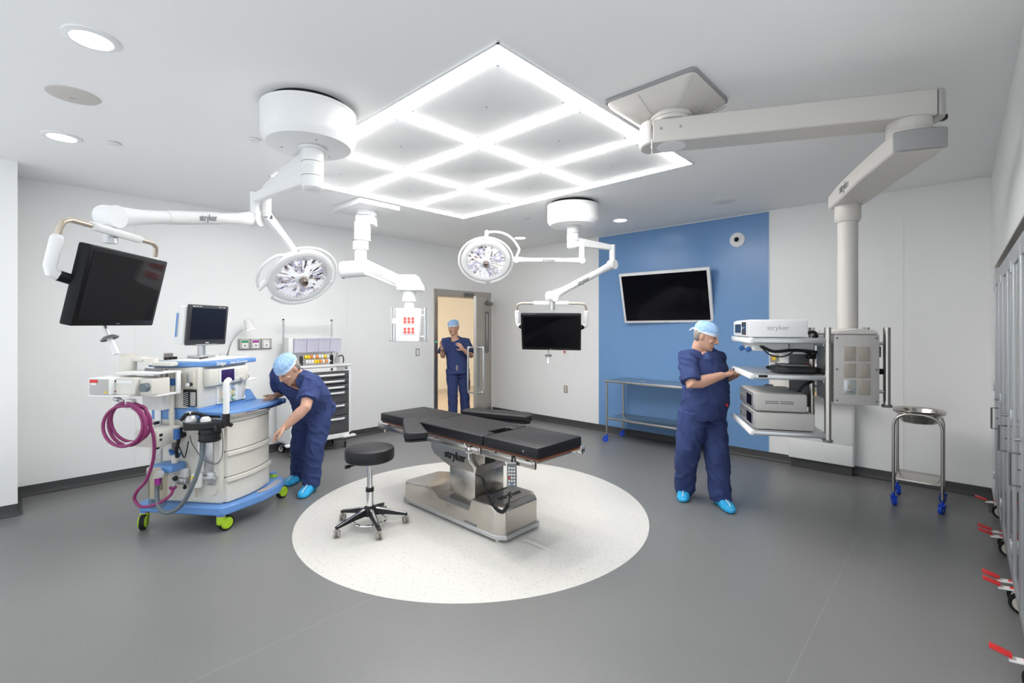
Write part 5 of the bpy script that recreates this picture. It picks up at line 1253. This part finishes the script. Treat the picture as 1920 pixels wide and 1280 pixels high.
def hand_mb(mb, w, tip, n, side, curl, sc=1.0, thumb=.35):
    d = (V(tip)-V(w)).normalized(); n = V(n); n = (n-d*n.dot(d)).normalized(); s = d.cross(n)*side
    w = V(w)
    def rg(t, hw, ht, off=0): return ell(w+d*t*sc+s*off*sc, s, n, hw*sc, ht*sc, 14, 2.4)
    mb.loft([rg(-.015, .027, .021), rg(.01, .030, .020), rg(.04, .039, .018, .002), (rg(.07, .042, .016)), rg(.096, .040, .013, -.002), rg(.100, .034, .009, -.002)])
    for i, ln in enumerate((.072, .080, .074, .058)):
        b = w+d*(.090-.004*abs(i-1.2))*sc+s*(.029-.0195*i)*sc
        sp = (d+s*(.10-.07*i)).normalized()
        pts = [b-sp*.012*sc, b]; ang = 0
        for q, fr in enumerate((.45, .31, .24)):
            ang += curl[q]*(1+.12*(i-1))
            dd = sp*math.cos(ang)+n*math.sin(ang)
            pts.append(pts[-1]+dd*ln*fr*sc)
        mb.tube(pts, [.0092*sc, .0092*sc, .0086*sc, .0078*sc, .0066*sc], 12, dome=True)
    b = w+d*.022*sc+s*.026*sc
    t1 = (d*.55+s*.8+n*thumb).normalized(); t2 = (d*.9+s*.35+n*thumb*1.1).normalized()
    mb.tube([b, b+t1*.040*sc, b+t1*.040*sc+t2*.030*sc, b+t1*.040*sc+t2*.052*sc], [.0145*sc, .0115*sc, .0100*sc, .0075*sc], 12, dome=True)

def shoe(nm, par, an, toe, m):
    # elasticated overshoe: rounded sole, gathered top
    an, toe = V(an), V(toe); d = V((toe.x-an.x, toe.y-an.y, 0)).normalized(); s = V((-d.y, d.x, 0)); u = V((0, 0, 1))
    base = V((an.x, an.y, 0))-d*.03
    mb = MB(); rings = []
    for t, hw, h, z0 in ((-.055, .018, .045, .018), (-.045, .036, .085, .004), (-.01, .044, .118, 0), (.04, .046, .120, 0), (.09, .049, .098, 0), (.14, .053, .078, 0), (.19, .052, .064, 0), (.225, .040, .050, .004), (.240, .016, .030, .012)):
        c = base+d*t+u*(z0+(h-z0)/2)
        rings.append(ell(c, s, u, hw, (h-z0)/2, 20, 2.7))
    mb.loft(rings)
    mb.cyl(base+d*.018+u*.06, base+d*.018+u*.135, .056, .050, n=20)
    o = remeshed(nm, mb, m, par, .006, .0045, 34, 2, seed=an.x*7)
    sm = MB().tube([base+d*.236+u*.034, base+d*.19+u*.068, base+d*.12+u*.091, base+d*.06+u*.118], .004, 8, sm=4)
    part('shoe_seam', sm, M['paper'], o)
    return o

def person(label, J, o):
    J = {k: V(v) for k, v in J.items()}
    hc = (J['hipR']+J['hipL'])/2; root = thing('person', label, 'person', (hc.x, hc.y, 0), world=True)
    up = V((0, 0, 1)); fw = V(o['fwd']).normalized()
    shs = (J['shL']-J['shR']); shs_n = V((shs.x, shs.y, shs.z)).normalized()
    hps = (J['hipL']-J['hipR']); hps_n = hps.normalized()
    neck = J['neck']; chest = (J['shR']+J['shL'])/2
    # spine
    sp = catmull([hc-(chest-hc).normalized()*.05, hc, hc.lerp(chest, .42)+V(o.get('belly', (0, 0, 0))), hc.lerp(chest, .78), chest, neck], 8)
    def spine(t):
        k = t*(len(sp)-1); i = min(int(k), len(sp)-2); return sp[i].lerp(sp[i+1], k-i), (sp[i+1]-sp[i]).normalized()
    def rings(tab, grow=0, tilt=None):
        out = []
        for t, a, b, off in tab:
            c, d = spine(t); s = hps_n.lerp(shs_n, min(max((t-.1)/.6, 0), 1)); s = (s-d*s.dot(d)).normalized(); f = s.cross(d) if s.cross(d).dot(V(o['chest'])) > 0 else d.cross(s)
            if tilt and t >= tilt: 
                f = (f-d*.55).normalized()
            out.append(ell(c+f*off, s, f, a+grow, b+grow, 26, 2.4))
        return out
    # ---- body: one continuous surface
    b = MB(); T = head_mb(b, J['head'], fw, o['up'])
    b.tube([T @ V((0, -.022, -.05)), T @ V((0, -.024, -.09)), neck+up*.0, neck-(neck-hc).normalized()*.07], [.056, .056, .062, .075], 20, dome=True)
    b.loft(rings([(t, a*.86, bb*.86, of) for t, a, bb, of in o['torso']]))
    k = o.get('arm', 1.0)
    for q in 'RL':
        sh, el, wr, tp = (J[n+q] for n in ('sh', 'el', 'wr', 'tip'))
        mid = el.lerp(wr, .3)
        b.tube([sh, sh.lerp(el, .5), el, mid, el.lerp(wr, .7), wr, wr+(tp-wr)*.08], [.056*k, .050*k, .043*k, .045*k, .036*k, .028*k, .027*k], 18, dome=True)
        hn = o['hand'+q]; hand_mb(b, wr, tp, hn[0], hn[1], hn[2], hn[3] if len(hn) > 3 else 1, hn[4] if len(hn) > 4 else .35)
        hp, kn, an, to = (J[n+q] for n in ('hip', 'kn', 'an', 'to'))
        b.tube([hp, kn, an, an-up*.02], [.075, .052, .036, .030], 16, dome=True)
        b.tube([an-up*(an.z-.05), V((an.x, an.y, .045)).lerp(V((to.x, to.y, .03)), .5)], [.030, .024], 14, dome=True)
    body = remeshed('body', b, M['skin'], root, .0046, 0, smooth=2)
    g = lambda *p: T @ V(p)
    for s in (-1, 1):
        part('eye', MB().sph(g(s*.031, .084, .017), (.0085, .0085, .0085), 14, 10), M['eye'], root)
        part('eyebrow', MB().tube([g(s*.014, .0985, .040), g(s*.034, .0965, .046), g(s*.054, .080, .040)], [.0035, .0045, .003], 8, dome=True), M['hair'], root)
    part('lips', MB().tube([g(-.022, .091, -.064), g(0, .101, -.0645), g(.022, .091, -.064)], [.002, .0045, .002], 10, dome=True), M['lip'], root)
    if o.get('mask_tash'): part('moustache', MB().tube([g(-.028, .090, -.052), g(0, .105, -.046), g(.028, .090, -.052)], [.004, .008, .004], 10, dome=True), M['hair'], root)
    hr = []
    for zz, w, yf, yb in ((-.055, .060, -.02, -.074), (-.03, .073, -.012, -.092), (0, .079, .005, -.103), (.04, .081, .02, -.106)):
        hr.append(ell(g(0, (yf+yb)/2, zz), T.col[0].to_3d(), T.col[1].to_3d(), w, (yf-yb)/2, 20, 2.4))
    part('hair', MB().loft(hr), M['hair'], root, ang=180)
    # ---- cap
    cp = []
    for zz, w, yf, yb in o.get('cap', ((.034, .085, .100, -.112), (.050, .088, .102, -.116), (.085, .086, .092, -.116), (.112, .070, .070, -.098), (.130, .044, .040, -.065), (.136, .012, .0, -.03))):
        cp.append(ell(g(0, (yf+yb)/2, zz), T.col[0].to_3d(), T.col[1].to_3d(), w, (yf-yb)/2, 28, 2.2))
    mb = MB().loft(cp)
    cap = remeshed('scrub_cap', mb, M['cap'], root, .005, .004, 22, 2, seed=J['neck'].x)
    bd = [ell(g(0, -.006, zz), T.col[0].to_3d(), T.col[1].to_3d(), .0875, .109, 30, 2.2) for zz in (.030, .052)]
    part('cap_band', MB().loft(bd), M['capband'], cap)
    part('cap_tie', MB().tube([g(-.01, -.112, .04), g(.02, -.13, .03), g(.035, -.14, .01)], [.007, .008, .004], 8, dome=True), M['capband'], cap)
    # ---- scrubs
    tt = [(t, a+.030*max(0, 1-t/.22), b_+.030*max(0, 1-t/.22), of) for t, a, b_, of in o['torso']]
    c = MB().loft(rings(tt, .013, .97))
    ks = o.get('sleeve', 1.0)
    for q in 'RL':
        sh, el = J['sh'+q], J['el'+q]; e = el.lerp(sh, o.get('sl', .28)); inn = sh.lerp(chest, .45)
        c.tube([inn, sh, sh.lerp(e, .5), e], [.090*ks, .086*ks, .084*ks, .088*ks], 20, dome=False)
    remeshed('scrub_top', c, M['scrub'], root, .0085, o.get('wr', .008), 8, 2, seed=3+J['neck'].y)
    p = MB()
    tr = o['legs']; hs = (hps_n-up*hps_n.z).normalized(); hf = up.cross(hs)
    if hf.dot(fw) < 0: hf = -hf
    a, bb = o['hips']; wc, wd = spine(.20); s0 = (hps_n-wd*hps_n.dot(wd)).normalized(); f0 = wd.cross(s0)
    lowc = hc-up*.10
    p.loft([ell(wc, s0, f0, a*.88, bb*.88, 26, 2.3), ell(hc, s0, f0, a*1.02, bb*1.02, 26, 2.3), ell(lowc, hs, hf, a*.97, bb*.95, 26, 2.3)])
    for q in 'RL':
        hp, kn, an = (J[n+q] for n in ('hip', 'kn', 'an')); hem = an+up*o.get('hemz', -.02)
        p.tube([hp+up*.03, hp.lerp(kn, .35), kn, kn.lerp(hem, .5), hem], [tr[0]*1.02, tr[0], tr[1], tr[2], tr[3]], 22)
    remeshed('scrub_trousers', p, M['scrub'], root, .0085, o.get('wr', .008)*.9, 7, 2, seed=11+J['neck'].x)
    for q in 'RL': shoe('shoe_cover', root, J['an'+q]-V((0, 0, 0)), J['to'+q], M['shoe'])
    return root, T

JA = dict(head=(4.294, 1.660, 1.523), neck=(4.296, 1.726, 1.370), shR=(4.110, 1.746, 1.330), elR=(4.009, 1.666, 1.115), wrR=(4.250, 1.512, 1.183), tipR=(4.413, 1.441, 1.206), shL=(4.520, 1.650, 1.319), elL=(4.70, 1.67, 1.112), wrL=(4.640, 1.52, 1.165), tipL=(4.545, 1.390, 1.206), hipR=(4.210, 1.740, 0.834), hipL=(4.430, 1.660, 0.822), knR=(4.220, 1.792, 0.501), knL=(4.368, 1.591, 0.480), anR=(4.424, 1.910, 0.095), anL=(4.404, 1.567, 0.088), toR=(4.248, 1.849, 0.045), toL=(4.279, 1.437, 0.018))
pa, _ = person('person in navy scrubs and light blue cap gripping the equipment boom shelf', JA, dict(
    fwd=(.156, -.919, -.34), up=(0, -.12, 1), chest=(.1, -.95, 0), belly=(.005, -.02, 0),
    torso=[(.02, .165, .125, 0), (.22, .192, .152, .012), (.36, .205, .165, .018), (.50, .200, .160, .018), (.66, .195, .138, .015), (.80, .180, .115, 0), (.88, .13, .095, 0), (.945, .085, .078, 0), (1., .066, .066, 0)],
    handR=((.1, -.1, 1), -1, (.18, .25, .2), 1.06, .55), handL=((-.3, .2, 1), 1, (.35, .4, .3), .98, .3),
    hips=(.190, .150), legs=(.120, .106, .098, .094), hemz=-.035, arm=1.22, sl=.10, wr=.011))
part('drawstring', MB().tube([(4.30, 1.485, .935), (4.315, 1.48, .915), (4.335, 1.482, .93), (4.35, 1.49, .94)], .006, 8, sm=3), M['red'], pa)
JB = dict(head=(1.701, 4.319, 1.235), neck=(1.806, 4.383, 1.166), shR=(1.735, 4.610, 1.165), elR=(1.82, 4.80, 0.985), wrR=(1.745, 4.690, 0.965), tipR=(1.640, 4.620, 0.955), shL=(1.846, 4.185, 1.121), elL=(1.737, 4.056, 0.923), wrL=(1.604, 4.130, 0.771), tipL=(1.506, 4.190, 0.684), hipR=(2.050, 4.775, 0.786), hipL=(2.110, 4.555, 0.830), knR=(2.030, 4.868, 0.430), knL=(2.043, 4.549, 0.445), anR=(2.090, 5.048, 0.085), anL=(2.029, 4.613, 0.091), toR=(1.979, 4.972, 0.028), toL=(1.888, 4.486, 0.028))
person('person in navy scrubs bending over the anaesthesia machine and reaching to its drawers', JB, dict(
    fwd=(-.683, -.121, -.72), up=(-.692, -.171, .701), chest=(-.6, -.2, -.7), belly=(.02, 0, .03),
    torso=[(.02, .165, .125, 0), (.2, .180, .142, .0), (.36, .180, .140, .0), (.50, .178, .135, .0), (.66, .185, .125, 0), (.80, .175, .11, 0), (.88, .13, .095, 0), (.945, .085, .078, 0), (1., .066, .066, 0)],
    handR=((0, 0, -1), -1, (.12, .15, .1), .98, -.1), handL=((.55, -.2, -.8), 1, (.35, .5, .35), .98, .35),
    hips=(.175, .140), legs=(.108, .090, .082, .082), hemz=-.02, arm=1.05, sl=.26, wr=.011))
JC = dict(head=(5.208, 6.284, 1.605), neck=(5.250, 6.303, 1.420), shR=(5.130, 6.400, 1.360), elR=(5.046, 6.370, 1.110), wrR=(4.935, 6.245, 1.243), tipR=(4.864, 6.222, 1.390), shL=(5.420, 6.190, 1.345), elL=(5.390, 6.035, 1.119), wrL=(5.205, 6.025, 1.241), tipL=(5.079, 6.043, 1.376), hipR=(5.196, 6.297, 0.868), hipL=(5.373, 6.214, 0.859), knR=(5.189, 6.275, 0.489), knL=(5.392, 6.205, 0.475), anR=(5.202, 6.290, 0.095), anL=(5.418, 6.207, 0.088), toR=(5.094, 6.187, 0.033), toL=(5.319, 6.094, 0.014))
pc_, _ = person('person in navy scrubs standing in the open doorway with raised hands', JC, dict(
    fwd=(-.93, -.33, -.20), up=(-.1, -.05, 1), chest=(-.6, -.8, 0),
    torso=[(.02, .16, .12, 0), (.2, .172, .128, .0), (.36, .170, .128, .01), (.50, .172, .128, .01), (.66, .185, .125, 0), (.80, .178, .11, 0), (.88, .13, .092, 0), (.945, .085, .078, 0), (1., .066, .066, 0)],
    handR=((.5, -.8, .2), -1, (.15, .2, .15), 1, .2), handL=((-.3, .95, .1), 1, (.25, .3, .25), 1, .3),
    hips=(.172, .132), legs=(.104, .086, .080, .080), hemz=-.03, arm=.95, sl=.22, wr=.008, mask_tash=True))
part('wrist_band', MB().cyl((4.948, 6.255, 1.228), (4.940, 6.250, 1.246), .034, n=20), M['black'], pc_)
part('waist_tie', MB().tube([(5.19, 6.165, .98), (5.18, 6.155, .93), (5.19, 6.16, .88)], [.012, .018, .014], 10, sm=3), M['taupe'], pc_)

# ================================================================== CAMERA, WORLD, RENDER LOOK
cam = bpy.data.cameras.new('camera'); co = bpy.data.objects.new('camera', cam); COL.objects.link(co)
cam.sensor_width = 36; cam.sensor_fit = 'HORIZONTAL'; cam.lens = 890/1920*36
cam.shift_y = -25.4/1920; cam.clip_start = .02
co.location = (0, 0, 1.6); co.rotation_euler = (R(90), 0, R(43.3-90))
SC.camera = co
wd = bpy.data.worlds.new('world'); SC.world = wd; wd.use_nodes = True
wd.node_tree.nodes['Background'].inputs[0].default_value = (.9, .95, 1, 1); wd.node_tree.nodes['Background'].inputs[1].default_value = 1.6
SC.view_settings.view_transform = 'Standard'; SC.view_settings.look = 'None'
SC.view_settings.exposure = -0.12; SC.view_settings.gamma = 1
SC.view_settings.use_curve_mapping = False
